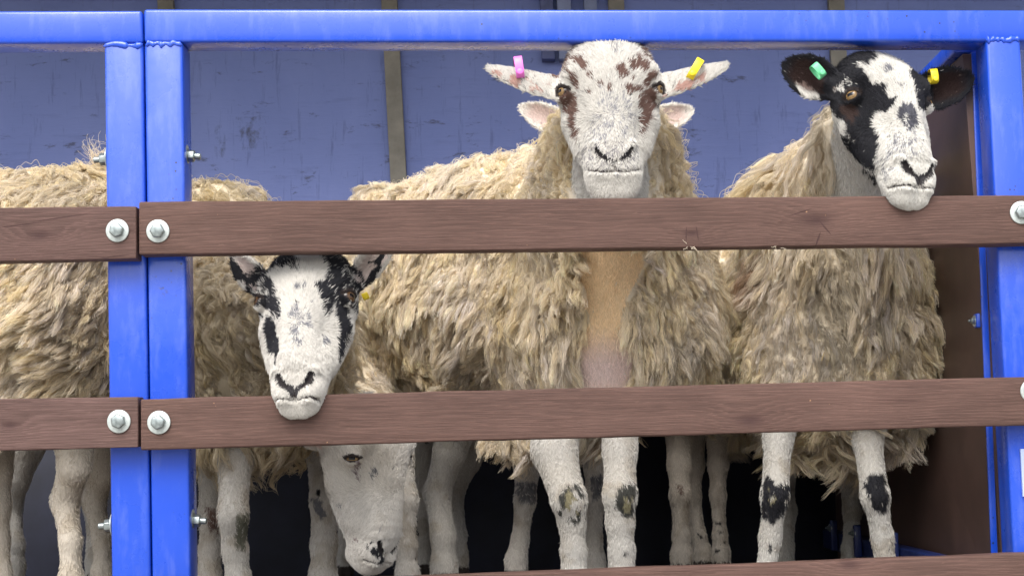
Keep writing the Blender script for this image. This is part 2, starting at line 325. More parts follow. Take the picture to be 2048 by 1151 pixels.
board([(281, 1172), (2110, 1104), (2110, 1202), (281, 1275)], 'lowest brown timber rail along the bottom of the pen, knot near its right end', [(1700, 1128, 15)], 5)
BP = [(235, 461, 'zinc bolt and washer at the right end of the short upper rail'), (316, 462, 'zinc bolt and washer at the left end of the long top rail'),
      (238, 842, 'zinc bolt and washer at the right end of the short lower rail'), (318, 844, 'zinc bolt and washer at the left end of the long middle rail'),
      (2043, 425, 'zinc bolt and washer at the right end of the long top rail'), (2064, 781, 'zinc bolt cut by the picture edge on the long middle rail')]
for i, (x, y, lb) in enumerate(BP): bolt(at(x, y, -BT-.0012), (random.uniform(-.05, .05), -1, random.uniform(-.05, .05)), lb, G1, tilt=.3+i*.7)
for x, y, dr, lb in ((372, 312, 1, 'zinc nut and washer on the inner side of the post above the top rail'), (383, 1040, 1, 'zinc nut and washer on the inner side of the post near the bottom'),
                     (217, 318, -1, 'zinc nut beside the fleece on the left face of the left post'), (227, 1049, -1, 'small zinc nut low on the left face of the left post')):
    bolt(at(x, y, .034), (dr, 0, -.05), lb, 'nuts on the sides of the posts', 'nut', tilt=.4)
for (x, y, Y) in ((1962, 641, .13),):
    b = at(x, y, Y); bevel(meshobj('bracket', *box(b-np.array([.012, .012, .014]), b+np.array([.02, .012, .014])), M_BLUE, sp)); bolt(b-np.array([.012, 0, 0]), (-1, -.25, 0), None, None, 'nut', .5, parent=sp)
for (x, y) in ((1600, 1053), (1690, 1072), (1800, 1096)):
    Yb = {1600: 1.35, 1690: 1.05, 1800: .66}[x]; b = np.array([sx0[0]-.05, Yb, FLOOR+.115])
    bevel(meshobj('bracket', *box(b-np.array([.006, .01, .06]), b+np.array([.012, .01, .02])), M_BLUE_SHADE, sp)); bolt(b-np.array([.006, 0, 0]), (-1, -.3, 0), None, None, 'nut', .5, parent=sp)
sg = meshobj('sign', *quadbar([(2041, 897), (2110, 893), (2118, 988), (2046, 992)], -.006, -.0008), m_plain('sign_face', (.35, .42, .62), .35, 0, 8, .1, 0)); tag(sg, 'pale bordered sign on the right post, almost all beyond the picture edge', 'sign')
#SHEEP#
# ================================================================== SHEEP: signed-distance modelling
def unit(v): v = np.asarray(v, float); return v/np.linalg.norm(v)
def smin(a, b, k):
    h = np.maximum(k-np.abs(a-b), 0)/k; return np.minimum(a, b)-h*h*k*.25
def smax(a, b, k): return -smin(-a, -b, k)
def d_cone(P, a, b, ra, rb):
    ab = b-a; t = np.clip(((P-a)@ab)/max(ab@ab, 1e-9), 0, 1)
    return np.linalg.norm(P-a-t[..., None]*ab, axis=-1)-(ra+(rb-ra)*t)
PY = np.array([-.03, -.027, -.019, -.006, .010, .03, .07, .10, .14, .18, .215, .245, .27, .29, .305, .318, .325])
PW = np.array([.002, .026, .046, .066, .082, .094, .103, .103, .092, .078, .0665, .0600, .0575, .0525, .044, .030, .004])
PF = np.array([-.020, -.006, .006, .020, .032, .044, .053, .0545, .0545, .0540, .052, .046, .036, .022, .010, -.004, -.012])
PB = np.array([-.025, -.040, -.052, -.066, -.076, -.086, -.094, -.096, -.090, -.079, -.067, -.057, -.050, -.046, -.040, -.030, -.020])
PN = np.array([1., 1., 1., 1., 1., .98, .90, .80, .69, .66, .74, .86, .94, .98, 1., 1., 1.])     # how much narrower the nose bridge is than the cheek
YY = np.linspace(-.03, .325, 300); _k = np.exp(-np.linspace(-2, 2, 17)**2); _k /= _k.sum()
def _sm(a): t = np.interp(YY, PY, a); return np.convolve(np.pad(t, 8, 'edge'), _k, 'valid')
TW, TF, TB, TN = _sm(PW), _sm(PF), _sm(PB), _sm(PN)
def head_base(q):
    x, y, z = q[..., 0], q[..., 1], q[..., 2]; yc = np.clip(y, -.03, .325)
    wv, f, b, nn = (np.interp(yc, YY, t) for t in (TW, TF, TB, TN)); c = (f+b)/2; h = (f-b)/2
    wv = wv*(1-(1-nn)*smooth01((z-(c-h*.1))/(h*.8+1e-6)))
    r = (np.abs(x/wv)**2.35+np.abs((z-c)/h)**2.35)**(1/2.35)
    d = (r-1)*np.minimum(wv, h); dy = np.abs(y-yc); return np.where(dy > 0, np.sqrt(np.maximum(d, 0)**2+dy*dy), d)
def muzzle(q, m):
    d = head_base(q)
    for sd in (1, -1): d = smin(d, d_cone(q, np.array([sd*.022, .262+m, .010]), np.array([sd*.030, .250+m, .008]), .0205, .0185), .012)
    for sd in (1, -1): d = smin(d, d_cone(q, np.array([sd*.016, .299+m*.3, -.010]), np.array([sd*.012, .286, -.032]), .0190, .026), .014)
    return d
def zsurf(x, y, m):
    zz = np.linspace(.08, -.03, 330); q = np.stack([np.full(330, x), np.full(330, y), zz], -1); d = muzzle(q, m); i = np.argmax(d < 0); return zz[i]
EYE_L = np.array([.0925, .092, .0085]); EYE_DIR = unit([.88, -.02, .48])
def mirror(v, s): return np.array([v[0]*s, v[1], v[2]])
class Head:
    def __init__(s, O, yaw=0, pitch=0, roll=0, scale=1., ears=(), mo=0., lid=1., nose=.55, wx=1.):
        """O: world position of the local origin (poll). yaw>0 turns the face to picture right, pitch>0 lifts the nose toward the camera, roll>0 swings the muzzle to picture right."""
        s.O = np.array(O, float); s.s = scale; s.wx = np.array([wx, 1., 1.]); ya, pi_, ro = map(math.radians, (yaw, pitch, roll))
        B = np.array([[1, 0, 0], [0, 0, -1.], [0, -1., 0]])           # rows: local x,y,z in world (x right, y down the face, z to the camera)
        yv = B[1]*math.cos(pi_)+B[2]*math.sin(pi_); zv = B[2]*math.cos(pi_)-B[1]*math.sin(pi_); M = np.array([B[0], yv, zv])
        c, n = math.cos(ya), math.sin(ya); Rz = np.array([[c, n, 0], [-n, c, 0], [0, 0, 1.]])   # about world z
        # rotate so that -Y turns toward +X
        M = M@np.array([[c, n, 0], [-n, c, 0], [0, 0, 1.]])
        c, n = math.cos(ro), math.sin(ro); M = M@np.array([[c, 0, n], [0, 1, 0], [-n, 0, c]])   # -Z turns toward +X
        s.M = M; m = mo; s.ears = []
        for e in ears:
            e = dict(e)
            if e.get('world'): e['dir'] = M@np.array(e['dir']); e['open'] = M@np.array(e['open'])
            s.ears.append(e)
        on = lambda x, y, dz=0.: np.array([x, y, zsurf(x, y, m)+dz]); s.nose = nose
        s.NOS = [(on(sd*.0335, .229+m, .001), on(sd*.0285, .240+m, .001), on(sd*.016, .2505+m, .001)) for sd in (1, -1)]
        s.MOUTH = [on(x, y+m) for x, y in ((-.053, .2610), (-.046, .2665), (-.034, .2715), (-.018, .2745), (0, .2730), (.018, .2745), (.034, .2715), (.046, .2665), (.053, .2610))]
        s.PHIL = (on(0, .260+m, .001), on(0, .2735+m)); s.m = m; s.lid = lid
    def loc(s, P): return ((P-s.O)@s.M.T)/s.s/s.wx
    def wor(s, q): return (np.asarray(q)*s.wx)@s.M*s.s+s.O
    def eye(s, sd): return mirror(EYE_L, sd)
    def ear_parts(s, q, e):
        b = np.array(e['base'], float); d = unit(e['dir']); n = np.array(e['open'], float); n = unit(n-d*(n@d)); v = np.cross(d, n); r = q-b
        u = r@d; vv = r@v; ss = r@n; L, W = e['L'], e['W']; t = u/L
        Wu = W*np.interp(t, [-.05, .05, .2, .45, .7, .88, .97, 1.0, 1.02], e.get('prof', [.35, .45, .75, 1., .88, .55, .28, .06, .01]))
        ss = ss-e.get('bend', 0)*t*t*L
        k = vv/np.maximum(Wu, .004); sc_ = e['cup']*Wu*(k*k-.35)
        return u, vv, ss, sc_, Wu, t
    def d_ear(s, q, e):
        u, vv, ss, sc_, Wu, t = s.ear_parts(q, e)
        d = smax(np.abs(ss-sc_)-.0032, (np.abs(vv)-Wu), .003)*.75; d = np.maximum(d, np.maximum(-u-.01, u-e['L']))
        b = np.array(e['base'], float); dd = unit(e['dir']); return smin(d, d_cone(q, b-dd*.01, b+dd*e['L']*.2, .017, .011), .012)
    def field(s, P):
        q = s.loc(P); d = muzzle(q, s.m)
        V3 = lambda *a: np.array(a)
        for sd in (1, -1):
            e = mirror(EYE_L, sd); ed = mirror(EYE_DIR, sd); m = s.m
            d = smin(d, d_cone(q, mirror(V3(.076, .062, .016), sd), mirror(V3(.090, .076, .008), sd), .021, .014), .022)
            d = smin(d, d_cone(q, mirror(V3(.058, .150, -.03), sd), mirror(V3(.046, .205, -.022), sd), .036, .028), .02)
            d = smax(d, -d_cone(q, mirror(V3(.078, .118, .032), sd), mirror(V3(.066, .150, .034), sd), .006, .004), .02)     # tear trough
            rel = q-e; rr = np.linalg.norm(rel, axis=-1); ys = rel[..., 1]; xs = rel@np.cross(ed, [0, 1., 0]); ax = rel@ed
            d = smin(d, rr-.0178, .010); d = smin(d, d_cone(q, e+V3(-.012*sd, -.0135, .004), e+V3(.006*sd, -.0125, -.010), .0065, .005), .008)
            op = np.abs(ys-.0015)-.0082*s.lid*(1-(xs/.0165)**2); d = smax(d, -np.maximum(np.maximum(op, rr-.03), .004-ax), .0015)
            a, b, c = s.NOS[0 if sd == 1 else 1]
            d = smin(d, d_cone(q, a+V3(sd*.003, -.010, -.006), c+V3(sd*.008, -.014, -.005), .0080, .007), .010)
            d = smax(d, -d_cone(q, a, b, .0040, .0052), .004); d = smax(d, -d_cone(q, b, c, .0052, .0026), .003); d = smax(d, -d_cone(q, c, s.PHIL[0], .0018, .0022), .004)
        for i in range(len(s.MOUTH)-1): d = smax(d, -d_cone(q, s.MOUTH[i], s.MOUTH[i+1], .0028, .0028), .003)
        d = smax(d, -d_cone(q, s.PHIL[0], s.PHIL[1], .0024, .0024), .003)
        for e in s.ears: d = smin(d, s.d_ear(q, e), .012)
        return d*s.s
    def bounds(s):
        q = [np.array([x, y, z]) for x in (-.11, .11) for y in (-.04, .34) for z in (-.11, .08)]
        for e in s.ears: t = np.array(e['base'])+unit(e['dir'])*e['L']; q += [t+.03, t-.03, t+np.array([.03, -.03, .03])]
        W = s.wor(np.array(q)); return W.min(0)-.035, W.max(0)+.035
def surface_net(ax, V):
    """isosurface (V=0) of a rectilinear grid as a quad mesh"""
    nx, ny, nz = V.shape; S = V < 0
    c = S[:-1, :-1, :-1].astype(np.int8)
    C = sum(S[i:nx-1+i, j:ny-1+j, k:nz-1+k].astype(np.int8) for i in (0, 1) for j in (0, 1) for k in (0, 1))
    I = np.argwhere((C > 0) & (C < 8)); idx = -np.ones(C.shape, np.int32); idx[I[:, 0], I[:, 1], I[:, 2]] = np.arange(len(I))
    acc = np.zeros((len(I), 3)); cnt = np.zeros(len(I)); X, Y, Z = ax
    G = lambda o: np.stack([X[I[:, 0]+o[0]], Y[I[:, 1]+o[1]], Z[I[:, 2]+o[2]]], -1)
    vals = {o: V[I[:, 0]+o[0], I[:, 1]+o[1], I[:, 2]+o[2]] for o in ((i, j, k) for i in (0, 1) for j in (0, 1) for k in (0, 1))}
    for o in vals:
        for a in range(3):
            if o[a]: continue
            p = tuple(o[i]+(i == a) for i in range(3)); va, vb = vals[o], vals[p]; m = (va < 0) != (vb < 0); t = np.where(m, va/np.where(m, va-vb, 1), 0)
            pos = G(o)*(1-t[:, None])+G(p)*t[:, None]; acc += pos*m[:, None]; cnt += m
    P = acc/cnt[:, None]; F = []
    for a in range(3):
        b, c2 = [(1, 2), (2, 0), (0, 1)][a]; sl0 = [slice(None)]*3; sl1 = [slice(None)]*3; sl0[a] = slice(0, -1); sl1[a] = slice(1, None)
        s0, s1 = S[tuple(sl0)], S[tuple(sl1)]; E = np.argwhere(s0 != s1); ok = (E[:, b] > 0) & (E[:, c2] > 0) & (E[:, b] < V.shape[b]-1) & (E[:, c2] < V.shape[c2]-1); E = E[ok]
        fl = s0[E[:, 0], E[:, 1], E[:, 2]]; q = []
        for db, dc in ((1, 1), (0, 1), (0, 0), (1, 0)):
            J = E.copy(); J[:, b] -= db; J[:, c2] -= dc; q.append(idx[J[:, 0], J[:, 1], J[:, 2]])
        q = np.stack(q, -1); q[~fl] = q[~fl][:, ::-1]; F.append(q)
    F = np.concatenate(F); return P, F[(F >= 0).all(1)]
def poly_sd(P, poly):
    poly = np.asarray(poly, float); d = np.full(len(P), 1e9); ins = np.zeros(len(P), bool)
    for i in range(len(poly)):
        a, b = poly[i-1], poly[i]; ab = b-a; ap = P-a; t = np.clip((ap@ab)/(ab@ab+1e-9), 0, 1); d = np.minimum(d, np.linalg.norm(ap-t[:, None]*ab, axis=1))
        c = ((a[1] > P[:, 1]) != (b[1] > P[:, 1])); xi = a[0]+(P[:, 1]-a[1])*(b[0]-a[0])/np.where(b[1] == a[1], 1e-9, b[1]-a[1]); ins ^= c & (P[:, 0] < xi)
    return np.where(ins, d, -d)
def zoomed(ox, oy, k, pts): return [(ox+x/k, oy+y/k) for x, y in pts]
BLACK = (.014, .014, .018); BROWN = (.13, .075, .06); GREY = (.15, .15, .165); CALLUS = (.24, .215, .13); PINK = (.50, .27, .24); WHITE = (.60, .575, .53)
WOOLC = np.array((.78, .685, .535))
def curves_obj(name, P, R, Cc, mat, parent):
    """P (n,k,3) points, R (n,k) radii, Cc (n,k,3) colours"""
    n, k, _ = P.shape; cv = bpy.data.hair_curves.new(name); cv.add_curves([k]*n); o0 = np.array(parent_world(parent))
    cv.attributes['position'].data.foreach_set('vector', (P-o0).astype(np.float32).ravel())
    a = cv.attributes.get('radius') or cv.attributes.new('radius', 'FLOAT', 'POINT'); a.data.foreach_set('value', R.astype(np.float32).ravel())
    a = cv.attributes.new('coat', 'FLOAT_COLOR', 'POINT'); a.data.foreach_set('color', np.concatenate([Cc, np.ones((n, k, 1))], -1).astype(np.float32).ravel())
    cv.materials.append(mat); o = bpy.data.objects.new(name, cv); link(o, parent); return o
def frames(T):
    A = np.where(np.abs(T[:, 2:3]) < .9, np.array([[0, 0, 1.]]), np.array([[1., 0, 0]])); B = np.cross(T, A); B /= np.linalg.norm(B, axis=1, keepdims=True)+1e-9; return B, np.cross(T, B)
def rand_on_mesh(P, F, wgt, n):
    A = P[F[:, 0]]; a1 = np.cross(P[F[:, 1]]-A, P[F[:, 2]]-A); a2 = np.cross(P[F[:, 2]]-A, P[F[:, 3]]-A); N = a1+a2; ar = np.linalg.norm(N, axis=1)/2
    N = N/(2*ar[:, None]+1e-12); pr = ar*wgt; pr /= pr.sum(); i = rng.choice(len(F), n, p=pr); u = rng.random((n, 2, 1))
    Q = (P[F[i, 0]]*(1-u[:, 0])+P[F[i, 1]]*u[:, 0])*(1-u[:, 1])+(P[F[i, 3]]*(1-u[:, 0])+P[F[i, 2]]*u[:, 0])*u[:, 1]; return i, Q, N[i]
QUAL = 1.0
class Sheep:
    def __init__(s, name_loc, label):
        s.root = empty('sheep', name_loc, label, 'sheep', 'sheep standing in the pen'); s.pr = []; s.head = None; s.patch = []; s.earp = .05; s.eardark = BLACK; s.freck = 0.; s.white = WHITE
        s.comb = lambda P, N: np.tile([0.1, 0, -1.], (len(P), 1)); s.rope = lambda P: np.zeros(len(P)); s.nlock = 4200; s.wool = WOOLC; s.inner = PINK; s.L = .052; s.rL, s.rA, s.rR = 1.3, .8, .0030; s.bare = None; s.lowk = .5; s.eyem = None
    def c(s, a, b, ra, rb, k=.06, wool=True): s.pr.append((np.array(a, float), np.array(b, float), ra, rb, k, wool)); return s
    def leg(s, pts, wool=False):
        """pts: (px,py,Y,r_px)"""
        for (x0, y0, Y0, r0_), (x1, y1, Y1, r1_) in zip(pts[:-1], pts[1:]): r0_, r1_ = (r*.80 if r < 45 else r*.92 for r in (r0_, r1_)); s.c(at(x0, y0, Y0), at(x1, y1, Y1), r0_*mpp(Y0), r1_*mpp(Y1), .018, wool)
        x, y, Y, r = pts[-1]; r *= .84; b = at(x, y, Y); R = r*mpp(Y); f = np.array([b[0], b[1], FLOOR+.03]); s.c(b, f, R, R*1.15, .02, False)
        for sd in (-1, 1): s.c(f+np.array([sd*R*.42, -.012, .005]), f+np.array([sd*R*.5, -.035, -.022]), R*.72, R*.62, .006, False)
        s.hooves = getattr(s, 'hooves', [])+[f]; return s
    def build(s, fine=.003, coarse=.010, nhair=60000, leghair=22000, hairy=True):
        los = [np.minimum(a, b)-max(ra, rb)-.02 for a, b, ra, rb, k, w_ in s.pr]; his = [np.maximum(a, b)+max(ra, rb)+.02 for a, b, ra, rb, k, w_ in s.pr]
        lo = np.min(los, 0); hi = np.max(his, 0)
        if s.head: hl, hh = s.head.bounds(); lo = np.minimum(lo, hl); hi = np.maximum(hi, hh)
        ax = []
        for i in range(3):
            if s.head: a = np.arange(lo[i], hl[i], coarse); m = np.arange(hl[i], hh[i], fine); b = np.arange(hh[i], hi[i]+coarse, coarse); v = np.concatenate([a, m, b])
            else: v = np.arange(lo[i], hi[i]+coarse, coarse)
            v = v[np.concatenate([[True], np.diff(v) > 1e-4])]; ax.append(v)
        V = np.full([len(a) for a in ax], .5, np.float32)
        def sub(l, h): return tuple(slice(max(0, int(np.searchsorted(ax[i], l[i]))-1), int(np.searchsorted(ax[i], h[i]))+1) for i in range(3))
        def pts(sl): return np.stack(np.meshgrid(*[ax[i][sl[i]] for i in range(3)], indexing='ij'), -1).astype(np.float32)
        for (a, b, ra, rb, k, w_) in s.pr:
            r = max(ra, rb)+k+.03; sl = sub(np.minimum(a, b)-r, np.maximum(a, b)+r); V[sl] = smin(V[sl], d_cone(pts(sl), a, b, ra, rb), k)
        if s.head: sl = sub(hl, hh); V[sl] = smin(V[sl], s.head.field(pts(sl)), .022)
        P, F = surface_net(ax, V); del V
        floor = FLOOR; P[:, 2] = np.maximum(P[:, 2], floor+.001)
        # normals
        fn = np.cross(P[F[:, 2]]-P[F[:, 0]], P[F[:, 3]]-P[F[:, 1]]); N = np.zeros_like(P)
        for j in range(4): np.add.at(N, F[:, j], fn)
        N /= np.linalg.norm(N, axis=1, keepdims=True)+1e-12
        wv = s.woolness(P); lump = vnoise(P*11, 9)*.012+vnoise(P*24, 3)*.010+vnoise(P*55, 5)*.005; P = P+N*(lump*wv)[:, None]
        s.P, s.F, s.N = P, F, N
        col, p = s.coat(P, N); wcol = s.wool*.92*(1+.25*vnoise(P*30, 8))[:, None]; col = col*(1-wv[:, None])+wcol*wv[:, None]
        b = meshobj('body', P, F, M_COAT, s.root, True)
        at_ = b.data.color_attributes.new('coat', 'FLOAT_COLOR', 'POINT'); at_.data.foreach_set('color', np.concatenate([col, np.ones((len(P), 1))], -1).astype(np.float32).ravel())
        if s.head:
            for sd in (1, -1): s.eyeball(sd)
        s.fw = wv[F].mean(1); s.make_fleece()
        if hairy: s.make_hair(nhair, leghair)
        print('sheep', len(P), 'verts'); s.P = s.F = s.N = None; return s
    def dists(s, P):
        dW = np.full(len(P), 9.); dS = np.full(len(P), 9.)
        for (a, b, ra, rb, k, w_) in s.pr:
            d = d_cone(P, a, b, ra, rb)
            if w_: dW = np.minimum(dW, d)
            else: dS = np.minimum(dS, d)
        if s.head:
            q = s.head.loc(P); h = head_base(q)
            for e in s.head.ears: h = np.minimum(h, s.head.d_ear(q, e))
            dS = np.minimum(dS, h*s.head.s-.006)
        return dW, dS
    def woolness(s, P):
        dW, dS = s.dists(P); w_ = smooth01((dS-dW+.004*vnoise(P*60, 2)+.006)/.016)
        if s.bare is not None:
            px = proj(P)+np.stack([vnoise(P*45, 33), vnoise(P*45, 34)], -1)*9; b = smooth01(poly_sd(px, s.bare)/6+.5)*(P[:, 1] < .42); w_ = w_*(1-b)
        return w_
    def coat(s, P, N, jit=None):
        """colour and dark-probability of the short coat (natural markings)"""
        n = len(P); p = np.zeros(n); dk = np.tile(np.array(BLACK), (n, 1)); lt = np.tile(np.array(s.white), (n, 1))
        if s.freck: v = vnoise(P*38, 21)+.5*vnoise(P*90, 22); p = np.maximum(p, .85*smooth01((v-(1.02-s.freck))/.12))
        px = proj(P)+np.stack([vnoise(P*160, 31), vnoise(P*160, 32)], -1)*5; view = P-EYE; view /= np.linalg.norm(view, axis=1, keepdims=True); facing = smooth01((.62-(N*view).sum(1))/.3)
        if s.head:
            q = s.head.loc(P)
            for e in s.head.ears:
                de = s.head.d_ear(q, e); m = smooth01((.008-de)/.006)*(np.abs(q[:, 0]) > .082); p = np.where(m > .3, np.maximum(p, s.earp), p); dk[m > .3] = s.eardark
                u, vv, ss, sc_, Wu, t = s.head.ear_parts(q, e); inn = m*(ss > sc_)*smooth01((1-np.abs(vv)/np.maximum(Wu, .004)-e.get('rim', .12))/.3)*smooth01((.93-t)/.2); k = (inn*.85)[:, None]
                lt = lt*(1-k)+np.array(s.inner)*k; dk = dk*(1-k)+np.array(s.inner)*.25*k
        for pts_, pv, colr, soft in s.patch:
            A = np.array(pts_); lo, hi = A.min(0)-3*soft, A.max(0)+3*soft; m = (px > lo).all(1) & (px < hi).all(1) & (facing > .02)
            if not m.any(): continue
            wt = smooth01(poly_sd(px[m], A)/(2*soft)+.5)*facing[m]
            if pv < 0: wt = wt*smooth01((vnoise(P[m]*62, 91)+.6*vnoise(P[m]*150, 92)+.42)/.55); pv_ = -pv
            else: pv_ = pv
            p[m] = p[m]*(1-wt)+pv_*wt; kk = wt > .4; ii = np.where(m)[0][kk]
            if soft > 30: dk[m] = dk[m]*(1-wt[:, None])+np.array(colr)*wt[:, None]
            elif pv_ > .15: dk[ii] = np.array(colr)
        if s.head:
            H = s.head
            for sd in (1, -1):
                rel = q-mirror(EYE_L, sd); ed = mirror(EYE_DIR, sd); de = np.linalg.norm(rel, axis=1); xs = rel@np.cross(ed, [0, 1., 0]); op = np.abs(rel[:, 1]-.0005)-.0105*(1-(xs/.022)**2)
                k = smooth01((.0235-de)/.003)*smooth01((np.where(rel[:, 1] < 0, .0042, .0018)-(.0035 if H.lid < .6 else 0)-op)/.0025)*((rel@ed) > -.002); p = np.maximum(p, k); dk[k > .2] = (.022, .016, .015); a, b, c = H.NOS[0 if sd == 1 else 1]
                dn = np.minimum(d_cone(q, a, b, .0056, .0068), d_cone(q, b, c, .0068, .0045)); k = smooth01((.0020+.0012*(H.nose > .9)-dn)/.003); p = np.maximum(p, k); dk[k > .3] = (.018, .015, .016)
                dn = np.minimum(d_cone(q, c, H.PHIL[0], .0032, .0036), d_cone(q, b*.55+H.PHIL[0]*.45, H.PHIL[0], .004, .0085)); k = smooth01((.005-dn)/.006)*H.nose; m_ = k > np.maximum(p, .1); dk[m_] = (.035, .032, .035); p = np.maximum(p, k)
            dm = np.full(n, 9.)
            for i in range(len(H.MOUTH)-1): dm = np.minimum(dm, d_cone(q, H.MOUTH[i], H.MOUTH[i+1], .0026, .0026))
            dm = np.minimum(dm, d_cone(q, H.PHIL[0], H.PHIL[1], .0026, .002)); k = smooth01((.0016-dm)/.0022); p = np.maximum(p, k); dk[k > .3] = (.04, .03, .03)
        dirt = smooth01((vnoise(P*30, 55)+.5*vnoise(P*85, 56)-.05)/.6)*smooth01((FLOOR+.50-P[:, 2])/.3)*.42+.10*smooth01((vnoise(P*16, 57))/.5)
        if s.head: dirt = dirt*np.where(np.linalg.norm(q-np.array([0, .15, 0]), axis=1) < .26, .25, 1.)
        lt = lt*(1-dirt[:, None])+np.array((.36, .29, .20))*dirt[:, None]
        for f in getattr(s, 'hooves', []):
            m = (np.linalg.norm(P[:, :2]-f[:2], axis=1) < .06) & (P[:, 2] < FLOOR+.045); p[m] = 1; dk[m] = (.05, .04, .035)
        if jit is None:
            pp = smooth01((p+.22*vnoise(P*230, 41)+.16*vnoise(P*420, 42)-.15)/.7); pp = np.where(p < .03, 0, np.where(p > .97, 1, pp))
            return lt*(1-pp[:, None])*.86+dk*pp[:, None], p
        clump = .5+.5*vnoise(P*170, 51); r = .62*jit+.38*np.clip((clump-.5)*1.6+.5, 0, 1)
        pick = (r < p)[:, None]; return np.where(pick, dk*1.15, lt), p
    def eyeball(s, sd):
        n, m = 24, 32; R = .0160*s.head.s; V = []; F = []
        for i in range(n+1):
            for j in range(m): a = math.pi*i/n; b = 2*math.pi*j/m; V.append((R*math.sin(a)*math.cos(b), R*math.sin(a)*math.sin(b), R*math.cos(a)))
        for i in range(n):
            for j in range(m): F.append((i*m+j, (i+1)*m+j, (i+1)*m+(j+1) % m, i*m+(j+1) % m))
        me = bpy.data.meshes.new('eye'); me.from_pydata(V, [], F); me.polygons.foreach_set('use_smooth', np.ones(len(F), bool)); me.materials.append(s.eyem or M_EYE)
        o = bpy.data.objects.new('eye', me); link(o, s.root); H = s.head; c = H.wor(mirror(EYE_L, sd)-mirror(EYE_DIR, sd)*.0006); z = unit(mirror(EYE_DIR, sd)@H.M); y = H.M[1]; x = unit(np.cross(y, z)); y = np.cross(z, x)
        o.matrix_local = Matrix.Translation(Vector(c)-s.root.location) @ Matrix((x, y, z)).transposed().to_4x4()
    def make_fleece(s):
        P, F = s.P, s.F; back = np.clip(1-.0*P[F[:, 0], 1], .3, 1); fnY = s.N[F[:, 0], 1]; wgt = s.fw*(s.fw > .5)*np.where(fnY > .25, .30, 1.)
        n = int(s.nlock*1.75*QUAL); i, Q, N = rand_on_mesh(P, F, wgt, n); Q = Q-N*.004
        rp = s.rope(Q); keepr = rng.random(n) > .64*rp; i, Q, N, rp = i[keepr], Q[keepr], N[keepr], rp[keepr]; n = len(Q); k = 12; t = np.linspace(0, 1, k)[None, :, None]
        cmb = s.comb(Q, N)+.95*np.stack([vnoise(Q*6.5, 60+a) for a in range(3)], -1)+.35*np.stack([vnoise(Q*24, 64+a) for a in range(3)], -1)+.16*rng.normal(size=(n, 3)); T = cmb-(cmb*N).sum(1, keepdims=True)*N; T /= np.linalg.norm(T, axis=1, keepdims=True)+1e-9
        low = smooth01((at(0, 840, .5)[2]-Q[:, 2])/.10); L = (s.L*(.65+.7*rng.random(n))*(1+.30*vnoise(Q*10, 66))*(1+(s.rL-1)*rp)*(1+s.lowk*low)*(1+.25*(rng.random(n) < .06)))[:, None, None]; lift = ((.30+.34*rng.random(n))*(1-.30*rp))[:, None, None]; B, N2 = frames(T); Nn, Tt = N[:, None], T[:, None]
        g = np.array([0, 0, -1.])
        ctr = Q[:, None]+L*(Nn*lift*(t-.55*t*t)+Tt*(.45*t+.55*t**1.5))+g*(L*.28*t**2)
        ph = rng.random(n)[:, None, None]*6.283; fr = (1.1+1.3*rng.random(n))[:, None, None]; amp = ((.0022+.0046*rng.random(n))*(1+(s.rA-1)*rp))[:, None, None]; hd = np.where(rng.random(n) < .5, 1, -1)[:, None, None]
        w1 = ph+fr*6.283*t; ctr = ctr+amp*np.minimum(t*2.2, 1)*(np.cos(w1)*B[:, None]+.8*hd*np.sin(w1)*N[:, None])
        cs = np.clip(3*vnoise(Q*9, 68)+.5*rng.normal(size=n), -1.3, 1.3)[:, None, None]; up_ = .5+.5*vnoise(Q*12, 69); ctr = ctr+L*t**2.6*(.34*cs*B[:, None]+(.22*up_[:, None, None])*N[:, None]-(.10*up_[:, None, None])*g)
        M_ = max(4, n//8); cl = rng.choice(n, M_, replace=False); kd = KDTree(M_)
        for a_, b_ in enumerate(cl): kd.insert(Q[b_], a_)
        kd.balance(); own = cl[np.array([kd.find(q_)[1] for q_ in Q])]; dist = np.linalg.norm(Q-Q[own], axis=1); okc = (dist < .045)&((N*N[own]).sum(1) > .3); pull = (okc*(.35+.45*rng.random(n))*(1-.5*rp))[:, None, None]
        ctr = ctr+(ctr[own]-ctr)*pull*t**1.3
        tone = 1+.055*rng.normal(size=n)+.10*vnoise(Q*6, 70)+.07*vnoise(Q*26, 71); tone = np.clip(tone*(1-.22*smooth01((vnoise(Q*13, 75)-.45)/.3)), .55, 1.2); yel = .06*rng.normal(size=n)+.10*vnoise(Q*9, 72)
        base = s.wool[None]*tone[:, None]*np.stack([1+yel*.2, 1+0*yel, 1-yel*.9], -1)
        if getattr(s, 'stain', None) is not None: base = s.stain(Q, base)
        tt = t[0, :, 0]; prof = (np.minimum(1, .70+tt*1.4)*(1-.78*tt**2.6))[None]*(1+(rp*.22)[:, None]*(tt**2)[None])
        rad = (.0020+.0025*rng.random(n)+s.rR*rp*(.6+.8*rng.random(n)))[:, None]*prof*(.85+.3*np.sin(ph[:, :, 0]*3+tt[None]*17))
        cc = base[:, None]*(.90+.12*tt[None, :, None])
        fl = curves_obj('fleece', ctr, rad*1.0, cc, M_WOOL, s.root)
        nb = 38; jb = rng.choice(n, nb); bd = T[jb]+.8*rng.normal(size=(nb, 3)); bd /= np.linalg.norm(bd, axis=1, keepdims=True); bp = ctr[jb, 6]+N[jb]*.006; bl = rng.uniform(.006, .022, (nb, 1, 1)); ts = np.linspace(-.5, .5, 4)[None, :, None]
        curves_obj('straw_bits', bp[:, None]+bd[:, None]*bl*ts+N[jb][:, None]*.004*ts**2, np.full((nb, 4), .0007), np.repeat((np.array((.42, .30, .12))*rng.uniform(.35, 1.3, (nb, 1)))[:, None], 4, 1), M_HAIR, fl)
